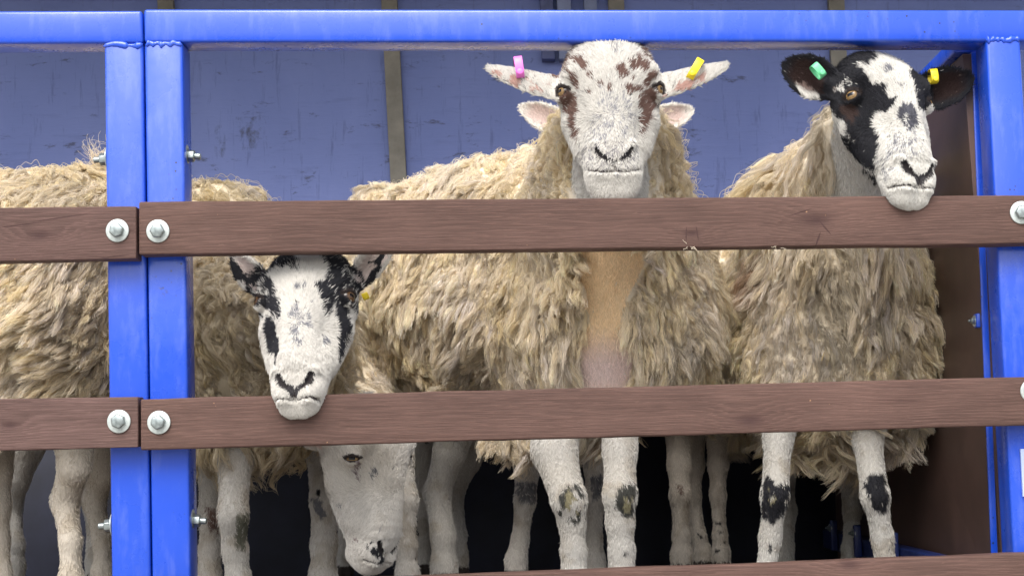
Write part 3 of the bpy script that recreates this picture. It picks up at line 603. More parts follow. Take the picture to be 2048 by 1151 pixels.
        # fine fibres wrapped round every lock, drawn together at its tip
        K = 14; m = n*K; rep = lambda a: np.repeat(a, K, axis=0); al = rng.random((m, 1, 1))*6.283+1.2*t*hd.repeat(K, 0); rr = rep(rad)[:, :, None]*(.92+.75*rng.random((m, 1, 1))**2*(1-.6*rep(rp)[:, None, None]))+.0004
        fj = .0014*(1+1.2*t*t)*np.stack([np.sin(rng.random((m, 1))*6.28+rng.uniform(5, 14, (m, 1))*t[0, :, 0][None]) for _ in range(3)], -1)
        rr = rr*(1+(rng.random((m, 1, 1)) < .13)*(1+2.2*t)); fp = rep(ctr)+rr*(np.cos(al)*rep(B)[:, None]+np.sin(al)*rep(N2)[:, None])+fj; fp = fp+rep(Tt)*(rng.uniform(-.1, .16, (m, 1, 1))*rep(L)*t)
        frad = (.00040+.00030*rng.random(m))[:, None]*(1-.55*tt[None]); fc = rep(base)[:, None]*(.80+.38*rng.random((m, 1, 1)))*(.88+.2*tt[None, :, None])
        sel = slice(None, None, 1); curves_obj('wool_fibres', fp[:, ::1], frad, np.clip(fc, 0, .92), M_WOOL, fl)
    def make_hair(s, nh, nl):
        P, F, N = s.P, s.F, s.N; cen = P[F].mean(1); sk = (1-s.fw)*(s.fw < .5)
        jobs = []
        if s.head:
            q = s.head.loc(cen); inh = ((q[:, 1] > -.06) & (q[:, 1] < .36) & (q[:, 2] > -.16) & (np.abs(q[:, 0]) < .33)) & (np.linalg.norm(q-np.array([0, .15, 0]), axis=1) < .34)
            fac = np.where(N[F[:, 0], 1] > .3, .3, 1.); jobs.append((sk*inh*fac, int(nh*QUAL), .0125, True)); sk = sk*(~inh)
        fac = np.where(N[F[:, 0], 1] > .3, .3, 1.); jobs.append((sk*fac, int(nl*QUAL), .0085, False)); PP, RR, CC = [], [], []
        for wgt, n, L0, ishead in jobs:
            if n <= 0 or wgt.sum() <= 0: continue
            i, Q, Nn = rand_on_mesh(P, F, wgt, n); L = L0*(.6+.7*rng.random(n))
            if ishead:
                q = s.head.loc(Q); up = smooth01((.19-q[:, 1])/.06)*2-1; dl = np.stack([np.sign(q[:, 0])*np.minimum(np.abs(q[:, 0])/.05, 1)*.7, -up*(.9), -.1+0*up], -1)+.35*np.stack([vnoise(Q*35, 80+a) for a in range(3)], -1)
                D = dl@s.head.M; crown = smooth01((.045-q[:, 1])/.05)*(np.abs(q[:, 0]) < .085); L = L*(1+.9*crown)*np.where(q[:, 1] > .215+s.head.m, .50, 1.)*np.where(np.abs(q[:, 0]) > .11, .7, 1.)
                keep = np.ones(n, bool); H = s.head
                for sd in (1, -1):
                    rel = q-mirror(EYE_L, sd); ed = mirror(EYE_DIR, sd); xs = rel@np.cross(ed, [0, 1., 0]); op = np.abs(rel[:, 1]-.0015)-.0105*(1-(xs/.0185)**2); keep &= ~((np.linalg.norm(rel, axis=1) < .023) & (op < .0015)); a, b, c = H.NOS[0 if sd == 1 else 1]
                    keep &= (d_cone(q, a, b, .0055, .0064) > 0) & (d_cone(q, b, c, .0062, .0038) > 0)
                    near = np.linalg.norm(rel, axis=1) < .03; L = np.where(near, L*.45, L); L = L*np.where((sd == 1) & (q[:, 1] > .11) & (q[:, 1] < .215) & (np.abs(q[:, 0]) < .05), .62, 1.)
                for a, b in zip(H.MOUTH[:-1], H.MOUTH[1:]): keep &= d_cone(q, a, b, .0033, .0033) > 0
                keep &= d_cone(q, H.PHIL[0], H.PHIL[1], .003, .003) > 0
                Q, Nn, D, L = Q[keep], Nn[keep], D[keep], L[keep]; n = len(Q)
            else: D = np.tile([0, 0, -1.], (n, 1))+.3*rng.normal(size=(n, 3))
            D = D+.22*rng.normal(size=(n, 3)); T = D-(D*Nn).sum(1, keepdims=True)*Nn; T /= np.linalg.norm(T, axis=1, keepdims=True)+1e-9
            c, p = s.coat(Q, Nn, rng.random(n)); c = c*(.86+.24*rng.random((n, 1))); t = np.linspace(0, 1, 4)[None, :, None]; lift = (.20+.30*rng.random(n))[:, None, None]
            pos = Q[:, None]+L[:, None, None]*(Nn[:, None]*lift*(t-.3*t*t)+T[:, None]*t*.9)
            PP.append(pos); RR.append(np.tile([[.00046, .00044, .00034, .00014]], (n, 1))); CC.append(np.repeat(np.clip(c, 0, .9)[:, None], 4, 1))
        if PP: curves_obj('hair_coat', np.concatenate(PP), np.concatenate(RR), np.concatenate(CC), M_HAIR, s.root)
def mk_tag(sheep, px, py, Y, ang, L, W, col, label, dep=.014):
    """folded plastic loop tag clipped over the ear edge: px,py centre, ang degrees from vertical"""
    m = bpy.data.materials.get('tag_'+col) or m_plain('tag_'+col, {'pink': (.80, .18, .62), 'yellow': (.86, .66, .02), 'green': (.12, .50, .24)}[col], .4, 0, 30, .08, .05)
    c = at(px, py, Y); u = mpp(Y); a = math.radians(ang); d = np.array([math.sin(a), 0, -math.cos(a)]); sx = np.array([math.cos(a), 0, math.sin(a)]); nrm = np.array([0, -1., 0])
    V = []; F = []; n = 20; th = .0016; hl, hw = L*u/2, W*u/2
    # closed band around the ear: a flattened loop profile swept across its width
    for i in range(n):
        t = 2*math.pi*i/n; r1 = 1.
        p = c+d*hl*np.sign(math.cos(t))*abs(math.cos(t))**.6+nrm*dep*np.sign(math.sin(t))*abs(math.sin(t))**.6
        q = c+d*(hl-th)*np.sign(math.cos(t))*abs(math.cos(t))**.6+nrm*(dep-th)*np.sign(math.sin(t))*abs(math.sin(t))**.6
        for k in (-1, 1): V += [p+sx*hw*k, q+sx*hw*k]
    for i in range(n):
        a0, b0 = 4*i, 4*((i+1) % n); F += [(a0, a0+2, b0+2, b0), (a0+1, b0+1, b0+3, a0+3), (a0, b0, b0+1, a0+1), (a0+2, a0+3, b0+3, b0+2)]
    # stud button
    k = len(V); m2 = 14; e = c+d*hl*.55+nrm*(dep+.0015)
    for j, (r, z) in enumerate(((hw*.75, -.002), (hw*.75, .001), (hw*.5, .002))):
        for i in range(m2): t = 2*math.pi*i/m2; V.append(e+sx*r*math.cos(t)+d*r*math.sin(t)+nrm*z)
    for j in range(2):
        for i in range(m2): F.append((k+j*m2+i, k+j*m2+(i+1) % m2, k+(j+1)*m2+(i+1) % m2, k+(j+1)*m2+i))
    F.append(tuple(k+2*m2+i for i in range(m2)))
    o = meshobj('ear_tag', V, F, m, sheep.root); bevel(o, .0006); tag(o, label); return o
def ear(sd, base=(.074, .066, -.028), dir=(1, -.05, -.05), open=(0, 1, .5), L=.15, W=.027, cup=.55, **k):
    return dict(base=mirror(np.array(base), sd), dir=mirror(np.array(dir, float), sd), open=mirror(np.array(open, float), sd), L=L, W=W, cup=cup, **k)
def m_(Y, px): return px*mpp(Y)
ONLY = ''
def want(k): return (not ONLY) or k in ONLY
# ------------------------------------------------------------------ C: the central sheep, face on
if want('C'):
    S = Sheep(at(1190, 1231, .35)*[1, 1, 0]+[0, 0, FLOOR], 'white faced sheep with brown mottled brow and bare chest, looking straight over the top rail')
    ce = dict(base=(.088, .070, -.022), open=(0, 1, -.62), cup=.75, rim=.25, prof=[.75, .95, 1., .92, .70, .44, .25, .06, .01])
    S.head = Head(at(1217, 102, .02), yaw=0, pitch=10, roll=0, scale=.955, mo=-.004, wx=.97, nose=.38, ears=[ear(1, dir=(1, -.26, .02), L=.166, W=.045, **ce), ear(-1, dir=(1, -.28, .02), L=.172, W=.047, **ce)])
    S.c(at(1215, 300, .26), at(1218, 420, .36), m_(.26, 122), m_(.36, 145)).c(at(1218, 420, .36), at(1245, 640, .46), m_(.36, 140), m_(.46, 168))
    S.c(at(1245, 640, .46), at(1235, 690, .48), m_(.46, 162), m_(.48, 125)).c(at(1235, 630, .50), at(850, 590, 1.02), m_(.5, 175), m_(1.02, 200), .09).c(at(1130, 440, .62), at(845, 535, .98), m_(.62, 150), m_(.98, 172), .08)
    S.c(at(1217, 270, .10), at(1222, 410, .17), m_(.1, 72), m_(.17, 62), .03, False).c(at(1222, 400, .20), at(1216, 730, .42), m_(.2, 85), m_(.42, 105), .05); S.bare = [(1155, 430), (1290, 430), (1284, 511), (1268, 578), (1243, 620), (1250, 660), (1268, 699), (1262, 800), (1165, 800), (1157, 691), (1180, 644), (1157, 578)]; S.rL, S.rA, S.rR = .95, 1.7, .0042
    S.lowk = .0; S.c(at(1052, 893, .40), at(1045, 850, .45), m_(.4, 20), m_(.45, 50)); S.c(at(1150, 850, .36), at(1160, 830, .40), m_(.36, 20), m_(.4, 46)); S.leg([(1112, 868, .37, 52), (1108, 900, .34, 46), (1138, 1000, .30, 40), (1144, 1045, .31, 29), (1147, 1100, .31, 27), (1148, 1165, .31, 33)])
    S.leg([(1240, 800, .38, 50), (1240, 900, .33, 38), (1240, 990, .30, 38), (1240, 1045, .31, 31), (1243, 1100, .31, 28), (1244, 1165, .31, 34)])
    S.leg([(930, 800, .98, 55), (900, 900, .95, 38), (874, 985, 1.0, 31), (886, 1070, .98, 28), (888, 1130, .98, 28)])
    S.leg([(960, 820, 1.2, 50), (935, 920, 1.2, 30), (905, 985, 1.24, 25), (915, 1070, 1.2, 20), (915, 1110, 1.2, 22)])
    Z = lambda pts: zoomed(900, 60, 3.197, pts); K5 = lambda pts: zoomed(950, 840, 3.151, pts)
    S.patch = [(Z([(740, 200), (850, 150), (905, 260), (935, 340), (910, 430), (835, 400), (775, 320)]), -.9, BROWN, 7), (Z([(640, 180), (720, 100), (830, 110), (850, 185), (760, 250), (700, 340), (650, 320)]), -.8, BROWN, 6), (Z([(1050, 260), (1150, 195), (1270, 210), (1310, 300), (1240, 390), (1140, 430), (1085, 350)]), -.92, BROWN, 7),
        (Z([(1160, 90), (1290, 140), (1345, 230), (1300, 280), (1190, 200)]), -.75, BROWN, 6), (Z([(960, 380), (1080, 380), (1180, 480), (1190, 640), (1170, 720), (900, 720), (880, 640), (940, 520)]), .36, (.24, .24, .26), 12), (Z([(840, 700), (1190, 700), (1205, 860), (1130, 920), (900, 915), (825, 840)]), .36, (.20, .19, .20), 6),
        (Z([(685, 385), (760, 365), (832, 440), (838, 560), (826, 690), (800, 660), (775, 570), (715, 480)]), .88, BROWN, 4), (Z([(1195, 410), (1300, 370), (1325, 395), (1305, 520), (1235, 600), (1215, 690), (1200, 560)]), .86, BROWN, 5), (Z([(950, 320), (1035, 325), (1030, 400), (945, 405)]), -.7, BROWN, 4), (Z([(1020, 115), (1095, 115), (1080, 175), (1040, 185)]), .45, GREY, 2),
        (Z([(215, 232), (330, 272), (480, 320), (650, 372), (640, 420), (520, 395), (390, 345), (270, 290)]), -.85, (.40, .25, .21), 4), (Z([(1345, 430), (1345, 385), (1500, 335), (1640, 285), (1740, 232), (1640, 320), (1500, 385)]), -.85, (.40, .25, .21), 4),
        (Z([(470, 215), (600, 230), (640, 330), (540, 310)]), .25, BROWN, 4), (Z([(1460, 210), (1560, 215), (1500, 270)]), .3, BROWN, 3),
        (K5([(520, 470), (570, 420), (640, 408), (692, 470), (692, 580), (655, 650), (560, 635), (510, 550)]), -.95, (.045, .045, .04), 5), (K5([(580, 455), (640, 450), (662, 520), (650, 600), (600, 600), (565, 520)]), -.9, CALLUS, 7), (K5([(888, 450), (930, 405), (1012, 405), (1010, 520), (990, 600), (930, 600), (885, 540)]), .88, (.045, .045, .04), 5), (K5([(935, 485), (1000, 470), (992, 580), (945, 575)]), -.8, CALLUS, 6), (K5([(930, 830), (965, 830), (950, 865)]), .8, BLACK, 1.5),
        (zoomed(0, 0, 1, [(1120, 420), (1330, 420), (1340, 560), (1320, 820), (1100, 820), (1110, 560)]), .97, (.74, .555, .345), 12), (zoomed(0, 0, 1, [(1090, 690), (1340, 690), (1340, 800), (1090, 800)]), .97, (.70, .56, .52), 45)]
    S.comb = lambda P, N: np.stack([(lambda x: np.where(x > 1215, .35-.65*np.exp(-((x-1290)/45)**2), -.25+.50*np.exp(-((x-1140)/45)**2)))(proj(P)[:, 0]), -.1+0*P[:, 0], -1+0*P[:, 0]], -1)
    S.rope = lambda P: smooth01((P[:, 2]-at(1200, 480, .4)[2])/.1)*smooth01((proj(P)[:, 0]-980)/90); S.nlock = 6800
    S.build(nhair=85000, leghair=34000)
    mk_tag(S, 1038, 139, .026, 7, 48, 17, 'pink', 'pink loop ear tag', .034); mk_tag(S, 1388, 143, .026, -32, 52, 16, 'yellow', 'yellow loop ear tag', .034)
# ------------------------------------------------------------------ D: right-hand sheep, black and white face, chin over the rail
if want('D'):
    S = Sheep(at(1655, 1231, .45)*[1, 1, 0]+[0, 0, FLOOR], 'black and white faced sheep with green ear tag, its chin over the top rail')
    S.head = Head(at(1753, 132, .045), yaw=24, pitch=22, roll=-2, scale=.95, mo=.026, nose=.95, wx=.95, ears=[dict(base=(.082, .050, -.030), dir=(1, -.06, .24), open=(-.1, -1, -.15), L=.150, W=.043, cup=.35, world=1), dict(base=(-.088, .054, -.03), dir=(-1, .10, .55), open=(.1, -1, -.2), L=.132, W=.044, cup=.35, world=1)]); S.rR = .0035
    S.c(at(1706, 275, .26), at(1650, 420, .45), m_(.27, 68), m_(.45, 130)).c(at(1650, 420, .45), at(1660, 620, .55), m_(.45, 130), m_(.55, 190)).c(at(1660, 620, .55), at(1660, 700, .56), m_(.55, 190), m_(.56, 185), .09).c(at(1660, 690, .6), at(1600, 650, 1.15), m_(.6, 185), m_(1.15, 170), .09)
    S.c(at(1742, 240, .16), at(1735, 390, .27), m_(.16, 70), m_(.27, 66), .03, False); S.c(at(1690, 520, .36), at(1660, 650, .48), m_(.36, 118), m_(.48, 165)); S.white = (.63, .61, .565)
    S.leg([(1565, 800, .48, 60), (1556, 880, .42, 32), (1550, 990, .38, 31), (1540, 1075, .40, 23), (1530, 1160, .40, 25)])
    S.leg([(1735, 800, .48, 60), (1735, 880, .42, 33), (1750, 990, .38, 31), (1765, 1075, .40, 23), (1775, 1160, .40, 26)])
    S.leg([(1570, 860, 1.1, 50), (1565, 960, 1.1, 26), (1575, 1020, 1.15, 20), (1572, 1095, 1.1, 17), (1570, 1130, 1.1, 19)])
    S.leg([(1690, 860, 1.1, 50), (1700, 960, 1.1, 26), (1705, 1020, 1.15, 20), (1700, 1095, 1.1, 17), (1700, 1130, 1.1, 19)])
    Z = lambda pts: zoomed(1500, 60, 3.111, pts); K6 = lambda pts: zoomed(1400, 840, 3.16, pts)
    S.patch = [(Z([(530, 260), (580, 190), (680, 150), (800, 150), (830, 190), (760, 230), (690, 215), (740, 290), (770, 350), (860, 370), (850, 420), (920, 440), (900, 490), (820, 540), (780, 550), (800, 640), (805, 740), (790, 860), (740, 850), (650, 790), (600, 720), (590, 620), (550, 560), (470, 470), (470, 300)]), .98, BLACK, 2.5),
        (Z([(530, 365), (600, 365), (600, 388), (540, 400)]), .25, BLACK, 1.5), (Z([(600, 310), (650, 320), (640, 350), (600, 340)]), .5, BLACK, 2), (Z([(578, 590), (610, 600), (632, 690), (600, 680)]), .1, BLACK, 1.5), (Z([(580, 490), (650, 465), (690, 530), (650, 600), (590, 545)]), 1, (.045, .026, .022), 3),
        (Z([(985, 270), (1040, 235), (1110, 260), (1140, 380), (1130, 450), (1070, 520), (1045, 480), (1010, 360)]), .97, BLACK, 2.5), (Z([(830, 245), (900, 240), (912, 275), (850, 285)]), .65, GREY, 2), (Z([(920, 360), (970, 350), (960, 385)]), .6, GREY, 1.5),
        (Z([(900, 540), (950, 470), (1010, 460), (1040, 540), (1030, 600), (950, 640), (930, 700), (900, 690), (905, 620)]), -.95, (.07, .07, .085), 6), (Z([(880, 640), (1040, 600), (1080, 740), (1100, 800), (1060, 790), (940, 760), (820, 800), (860, 720)]), -.45, (.2, .2, .22), 10), (Z([(800, 790), (860, 780), (900, 860), (850, 950), (800, 900)]), .35, GREY, 5), (Z([(690, 865), (715, 850), (740, 900), (720, 910)]), .8, BLACK, 1.5), (Z([(730, 870), (770, 870), (790, 960), (770, 960), (745, 910)]), .8, BLACK, 1.5),
        (Z([(290, 340), (370, 350), (440, 405), (440, 435), (330, 435)]), .05, BLACK, 3), (K6([(400, 400), (430, 340), (480, 400), (570, 400), (565, 480), (520, 600), (460, 660), (385, 600)]), .95, BLACK, 4), (K6([(430, 430), (480, 440), (470, 560), (440, 540)]), -.45, CALLUS, 4), (K6([(1035, 390), (1080, 345), (1165, 335), (1185, 470), (1180, 585), (1120, 585), (1070, 500)]), .93, BLACK, 2.5), (K6([(430, 790), (465, 790), (460, 822), (430, 822)]), .95, BLACK, 1.2), (K6([(1190, 770), (1210, 790), (1200, 815)]), .9, BLACK, 1)]
    S.earp = .96; S.inner = (.10, .045, .035); S.nlock = 5600
    S.comb = lambda P, N: np.stack([-.45+0*P[:, 0], 0*P[:, 0], -1+0*P[:, 0]], -1)*1. if False else np.stack([np.where(proj(P)[:, 0] < 1640, -.45, .15), 0*P[:, 0], -1+0*P[:, 0]], -1)
    S.rope = lambda P: smooth01((P[:, 2]-at(1600, 480, .4)[2])/.1)
    def stain(Q, base):
        px = proj(Q); g = smooth01((62-np.abs(px[:, 0]-1672+14*vnoise(Q*30, 5)))/30)*smooth01((735-px[:, 1])/60)*.38; r = smooth01((22-np.abs(px[:, 0]-1522))/14)*smooth01((575-px[:, 1])/25)*smooth01((px[:, 1]-495)/20)*.6
        base = base*(1-g[:, None])+np.array((.46, .42, .36))*g[:, None]; return base*(1-r[:, None])+np.array((.30, .14, .08))*r[:, None]
    S.stain = stain
    S.build(nhair=95000, leghair=26000)
    mk_tag(S, 1636, 142, -.01, 38, 34, 15, 'green', 'green loop ear tag'); mk_tag(S, 1866, 153, .055, 5, 30, 15, 'yellow', 'yellow loop ear tag')
# ------------------------------------------------------------------ A: left sheep with its head between the rails
if want('A'):
    S = Sheep(at(430, 1231, .45)*[1, 1, 0]+[0, 0, FLOOR], 'black and white faced sheep poking its head out between the two long rails')
    S.head = Head(at(617, 522, .06), yaw=-6, pitch=24, roll=1, scale=.985, mo=.034, nose=.95, wx=.90, ears=[ear(1, (.084, .052, -.03), (1, -1.2, -.05), (.35, .3, 1), L=.14, W=.029, cup=.5), ear(-1, (.086, .056, -.03), (1, -1.0, -.05), (.35, .3, 1), L=.14, W=.030, cup=.5)]); S.inner = (.60, .50, .46); S.eyem = M_EYE_DARK; S.rL, S.rA, S.rR = 1.15, 2.2, .0034
    S.c(at(500, 730, .52), at(560, 740, .50), m_(.52, 175), m_(.5, 140), .06).c(at(600, 590, .22), at(520, 640, .42), m_(.22, 75), m_(.42, 125)).c(at(520, 640, .42), at(470, 690, .52), m_(.42, 125), m_(.52, 175)).c(at(470, 690, .55), at(250, 600, 1.0), m_(.55, 180), m_(1.0, 190), .09).c(at(420, 540, .66), at(200, 560, 1.05), m_(.66, 170), m_(1.05, 180), .09)
    S.leg([(480, 840, .50, 60), (470, 920, .44, 40), (466, 1030, .40, 34), (470, 1100, .42, 28), (478, 1165, .42, 28)])
    S.leg([(430, 860, .72, 50), (425, 930, .70, 34), (422, 1030, .68, 28), (420, 1100, .70, 24), (418, 1150, .70, 26)])
    S.leg([(60, 860, 1.1, 50), (35, 960, 1.1, 27), (25, 1010, 1.14, 22), (32, 1090, 1.1, 18), (32, 1130, 1.1, 19)])
    S.leg([(200, 860, 1.2, 50), (190, 960, 1.2, 26), (185, 1010, 1.24, 21), (190, 1090, 1.2, 17), (190, 1120, 1.2, 19)])
    Z = lambda pts: zoomed(380, 490, 2.807, pts)
    S.patch = [(Z([(325, 200), (400, 110), (470, 80), (540, 40), (600, 40), (610, 160), (560, 130), (460, 150), (440, 190), (490, 240), (510, 330), (512, 425), (470, 400), (440, 360), (400, 345), (330, 340)]), .80, BLACK, 5), (Z([(340, 230), (430, 210), (450, 300), (400, 320)]), .55, BLACK, 4),
        (Z([(740, 40), (860, 40), (900, 120), (950, 170), (965, 225), (900, 220), (860, 260), (850, 310), (790, 350), (760, 405), (740, 370), (730, 300), (690, 250), (740, 200), (760, 130), (700, 60)]), .86, BLACK, 5), (Z([(850, 130), (930, 180), (960, 230), (900, 215)]), .45, BLACK, 3), (Z([(840, 250), (900, 222), (955, 225), (955, 300), (900, 330), (840, 330)]), .85, BLACK, 3),
        (Z([(430, 420), (480, 410), (505, 500), (502, 645), (470, 590), (440, 500)]), .97, BLACK, 1.5), (Z([(805, 330), (870, 330), (892, 480), (850, 600), (835, 650), (825, 560), (810, 440)]), .97, BLACK, 1.5), (Z([(885, 335), (935, 335), (925, 405), (900, 380)]), .85, BLACK, 1.5), (Z([(600, 330), (680, 330), (680, 400), (700, 520), (600, 560), (540, 470), (560, 400)]), -.55, (.17, .17, .19), 8),
        (Z([(580, 230), (650, 240), (640, 270), (590, 262)]), .75, GREY, 2), (Z([(735, 490), (762, 500), (762, 550), (745, 540)]), .8, GREY, 1.5), (Z([(385, 380), (405, 380), (415, 440), (395, 430)]), .85, BLACK, 1.5), (Z([(885, 620), (897, 620), (892, 655)]), .8, BLACK, 1),
        (Z([(190, 50), (240, 70), (330, 180), (335, 225), (255, 200)]), .98, BLACK, 1.5), (Z([(995, 100), (1080, 40), (1065, 150), (1015, 235), (965, 245), (985, 200), (1035, 130)]), .98, BLACK, 1.5),
        (zoomed(380, 840, 3.303, [(300, 620), (385, 600), (392, 700), (355, 855), (300, 850)]), .72, (.12, .12, .09), 3), (zoomed(380, 840, 3.303, [(110, 570), (180, 570), (185, 720), (120, 740)]), .75, BROWN, 3)]
    S.comb = lambda P, N: np.stack([.55+0*P[:, 0], -.2+0*P[:, 0], -.75+0*P[:, 0]], -1); S.rope = lambda P: smooth01((proj(P)[:, 0]-385)/40); S.nlock = 5200; S.wool = WOOLC*np.array([.80, .78, .72])
    S.build(nhair=85000, leghair=22000); mk_tag(S, 731, 592, .13, 20, 14, 12, 'yellow', 'yellow loop ear tag')
# ------------------------------------------------------------------ B: white-faced sheep with its head lowered
if want('B'):
    S = Sheep(at(700, 1220, .55)*[1, 1, 0]+[0, 0, FLOOR], 'white faced sheep with its head lowered below the middle rail')
    S.head = Head(at(752, 826, .22), yaw=60, pitch=0, roll=-1, scale=.97, mo=.030, lid=.36, nose=.25, ears=[ear(1, dir=(1, -.2, -1.6), L=.10), ear(-1, dir=(1, -.2, -1.6), L=.10)])
    S.c(at(750, 885, .40), at(700, 860, .75), m_(.40, 55), m_(.75, 70), .03, False).c(at(700, 860, .75), at(690, 740, 1.02), m_(.75, 70), m_(1.02, 105)).c(at(690, 670, 1.02), at(600, 650, 1.38), m_(1.02, 125), m_(1.38, 125), .09)
    S.leg([(650, 860, .80, 50), (645, 900, .76, 40), (650, 1000, .72, 34), (648, 1090, .74, 30), (646, 1150, .74, 30)])
    S.leg([(790, 850, .84, 50), (800, 920, .82, 32), (812, 1000, .80, 28), (812, 1090, .80, 24), (815, 1150, .80, 26)])
    S.leg([(690, 860, 1.35, 40), (690, 960, 1.35, 22), (690, 1080, 1.35, 16), (690, 1115, 1.35, 17)]); S.leg([(850, 860, 1.35, 40), (850, 960, 1.35, 22), (850, 1080, 1.35, 16), (850, 1115, 1.35, 17)])
    Z = lambda pts: zoomed(380, 840, 3.303, pts)
    S.patch = [(Z([(1075, 240), (1120, 255), (1140, 420), (1105, 400)]), .55, (.20, .15, .16), 3), (Z([(1205, 340), (1240, 345), (1235, 390), (1205, 385)]), .6, GREY, 2), (Z([(800, 520), (860, 500), (900, 620), (880, 660), (820, 600)]), .85, GREY, 3), (Z([(1070, 760), (1105, 765), (1100, 790), (1075, 790)]), .7, (.2, .1, .1), 2), (Z([(975, 530), (1000, 530), (1000, 550), (975, 550)]), .8, GREY, 1), (Z([(1255, 685), (1272, 690), (1268, 705)]), .8, GREY, .8), (Z([(1165, 795), (1215, 800), (1285, 905), (1260, 945), (1215, 885)]), -.9, BLACK, 4)]
    S.white = (.66, .625, .57); S.nlock = 2200; S.freck = .06; S.build(nhair=70000, leghair=16000)
# ------------------------------------------------------------------ the sheep standing behind the others
if want('E'):
    S = Sheep(at(1208, 1180, 1.15)*[1, 1, 0]+[0, 0, FLOOR], 'sheep behind the central one, two plain white rounded ears and legs showing')
    S.head = Head(at(1208, 205, .80), yaw=0, pitch=8, roll=2, scale=1., ears=[ear(1, (.07, .06, -.03), (1, -.22, .1), (0, .15, 1), L=.150, W=.035, cup=.4), ear(-1, (.07, .06, -.03), (1, -.50, .1), (0, .15, 1), L=.150, W=.035, cup=.4)])
    S.c(at(1208, 300, .95), at(1200, 480, 1.05), m_(.95, 70), m_(1.05, 110)).c(at(1190, 560, 1.1), at(1120, 600, 1.38), m_(1.1, 140), m_(1.38, 120), .08).c(at(1190, 560, 1.1), at(1160, 700, 1.15), m_(1.1, 140), m_(1.15, 130))
    S.leg([(1060, 820, 1.1, 40), (1055, 930, 1.08, 30), (1050, 1000, 1.06, 24), (1040, 1080, 1.07, 19), (1032, 1118, 1.06, 23)]); S.leg([(1190, 820, 1.1, 40), (1192, 930, 1.08, 27), (1190, 1000, 1.06, 22), (1188, 1080, 1.07, 18), (1190, 1120, 1.06, 21)])
    Z = lambda pts: zoomed(950, 840, 3.151, pts); S.patch = [(Z([(260, 390), (330, 370), (390, 400), (380, 520), (290, 530), (260, 470)]), .7, GREY, 3), (Z([(720, 350), (800, 330), (810, 480), (740, 510)]), .75, GREY, 3)]
    S.inner = (.68, .53, .48); S.white = (.76, .72, .66); S.nlock = 1800; S.build(fine=.0035, nhair=40000, leghair=9000)
    S = Sheep(at(1420, 1170, 1.2)*[1, 1, 0]+[0, 0, FLOOR], 'sheep standing far back between the central and right hand ones, thin spotted legs showing')
    S.c(at(1400, 620, 1.2), at(1470, 640, 1.3), m_(1.2, 190), m_(1.3, 190), .08).c(at(1380, 700, 1.15), at(1450, 740, 1.2), m_(1.15, 130), m_(1.2, 130), .08)
    S.leg([(1360, 830, 1.15, 40), (1358, 930, 1.12, 26), (1360, 990, 1.10, 23), (1362, 1070, 1.10, 18), (1363, 1108, 1.10, 22)]); S.leg([(1385, 830, 1.2, 36), (1388, 930, 1.2, 22), (1384, 990, 1.2, 19), (1396, 1070, 1.2, 17), (1405, 1105, 1.2, 20)]); S.leg([(1437, 830, 1.15, 36), (1436, 930, 1.15, 22), (1436, 990, 1.15, 17), (1440, 1070, 1.15, 15), (1442, 1105, 1.15, 18)])
    Z = lambda pts: zoomed(950, 840, 3.151, pts); S.patch = [(Z([(1260, 400), (1320, 400), (1320, 470), (1270, 460)]), .6, BROWN, 3)]+[(Z([(x, y), (x+28, y-4), (x+24, y+26), (x+4, y+22)]), .95, BLACK, 1) for x, y in ((1520, 635), (1530, 690), (1550, 755), (1510, 805), (1400, 720))]
    S.nlock = 2600; S.white = (.70, .64, .56); S.build(coarse=.007, nhair=0, leghair=9000)
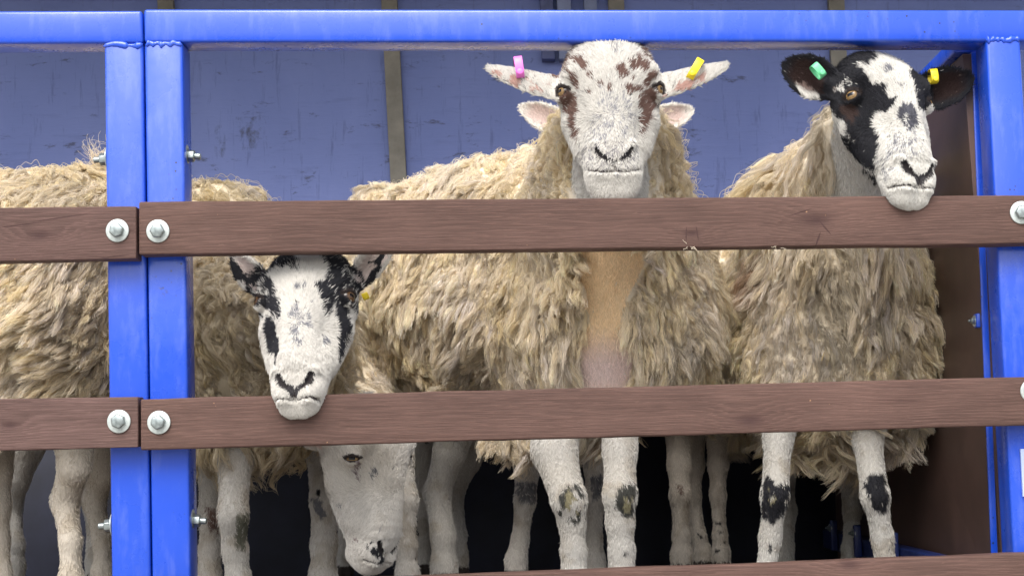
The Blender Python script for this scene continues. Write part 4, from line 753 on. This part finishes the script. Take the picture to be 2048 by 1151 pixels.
# ------------------------------------------------------------------ F: sheep at the far left, rump behind the post
if want('F'):
    S = Sheep(at(60, 1231, .5)*[1, 1, 0]+[0, 0, FLOOR], 'woolly sheep at the far left, rump behind the post, head out of the picture')
    S.c(at(110, 570, .45), at(-380, 620, .50), m_(.45, 212), m_(.5, 215), .1).c(at(150, 500, .48), at(-100, 540, .5), m_(.48, 135), m_(.5, 150), .1).c(at(130, 680, .45), at(-200, 700, .5), m_(.45, 150), m_(.5, 170), .1)
    S.c(at(-380, 560, .5), at(-560, 430, .5), m_(.5, 130), m_(.5, 95), .08)
    S.head = Head(at(-600, 330, .42), yaw=-60, pitch=10, scale=1., ears=[ear(1), ear(-1)])
    S.leg([(150, 830, .50, 60), (150, 930, .46, 38), (130, 1000, .52, 32), (142, 1080, .48, 24), (142, 1160, .48, 26)]); S.leg([(200, 850, .76, 50), (205, 940, .76, 32), (188, 1000, .80, 27), (204, 1080, .76, 20), (205, 1140, .76, 22)])
    S.leg([(-300, 830, .46, 55), (-300, 930, .42, 34), (-302, 1000, .40, 31), (-300, 1080, .40, 24), (-300, 1160, .40, 26)]); S.leg([(-5, 850, .74, 45), (0, 940, .7, 28), (0, 1010, .68, 24), (2, 1080, .7, 20), (4, 1150, .7, 22)])
    S.tuft = 1; S.comb = lambda P, N: np.stack([-.55+0*P[:, 0], -.1+0*P[:, 0], -.8+0*P[:, 0]], -1); S.nlock = 6000; S.white = (.66, .60, .51); S.build(fine=.005, nhair=15000, leghair=14000)

def tuft(name, pts, Y, n, ln, parent, seed, down=1.):
    """a few loose fibres of wool: pts = (px,py) anchor points"""
    r = np.random.default_rng(seed); P0 = np.array([at(x, y, Y) for x, y in pts])[r.integers(0, len(pts), n)]+r.normal(size=(n, 3))*.004; k = 10; t = np.linspace(0, 1, k)[None, :, None]
    D = r.normal(size=(n, 1, 3))*.6+np.array([0, -.3, -down]); D /= np.linalg.norm(D, axis=2, keepdims=True); L = ln*(.5+.8*r.random((n, 1, 1))); w1 = r.random((n, 1, 1))*6.28
    P = P0[:, None]+D*L*t+.25*L*t*np.concatenate([np.sin(w1+5*t), np.cos(w1+4*t)*.5, np.cos(w1+6*t)], -1)
    return curves_obj(name, P, np.full((n, k), .00045)*(1-.5*t[0, :, 0][None]), np.tile(WOOLC*1.15, (n, k, 1)), M_WOOL, parent)
for px_, py_, n_, ln_, lb in ((1378, 492, 9, .013, 'wisp of wool caught on the knot of the top rail'), (1552, 496, 10, .013, 'wisp of wool snagged under the top rail before the right hand fleece')):
    e_ = empty('wool_wisp', at(px_, py_, -.046), lb, 'wisp of wool', 'wisps of wool on the rails'); tuft('fibres', [(px_, py_), (px_+6, py_+4)], -.047, n_, ln_, e_, int(px_), .4)
for o_ in [o for o in COL.objects if o.name.startswith('sheep') and 'far left' in o.get('label', '')]: tuft('wool_tuft', [(196, 322), (202, 318), (188, 326)], .42, 60, .045, o_, 5, -.8)
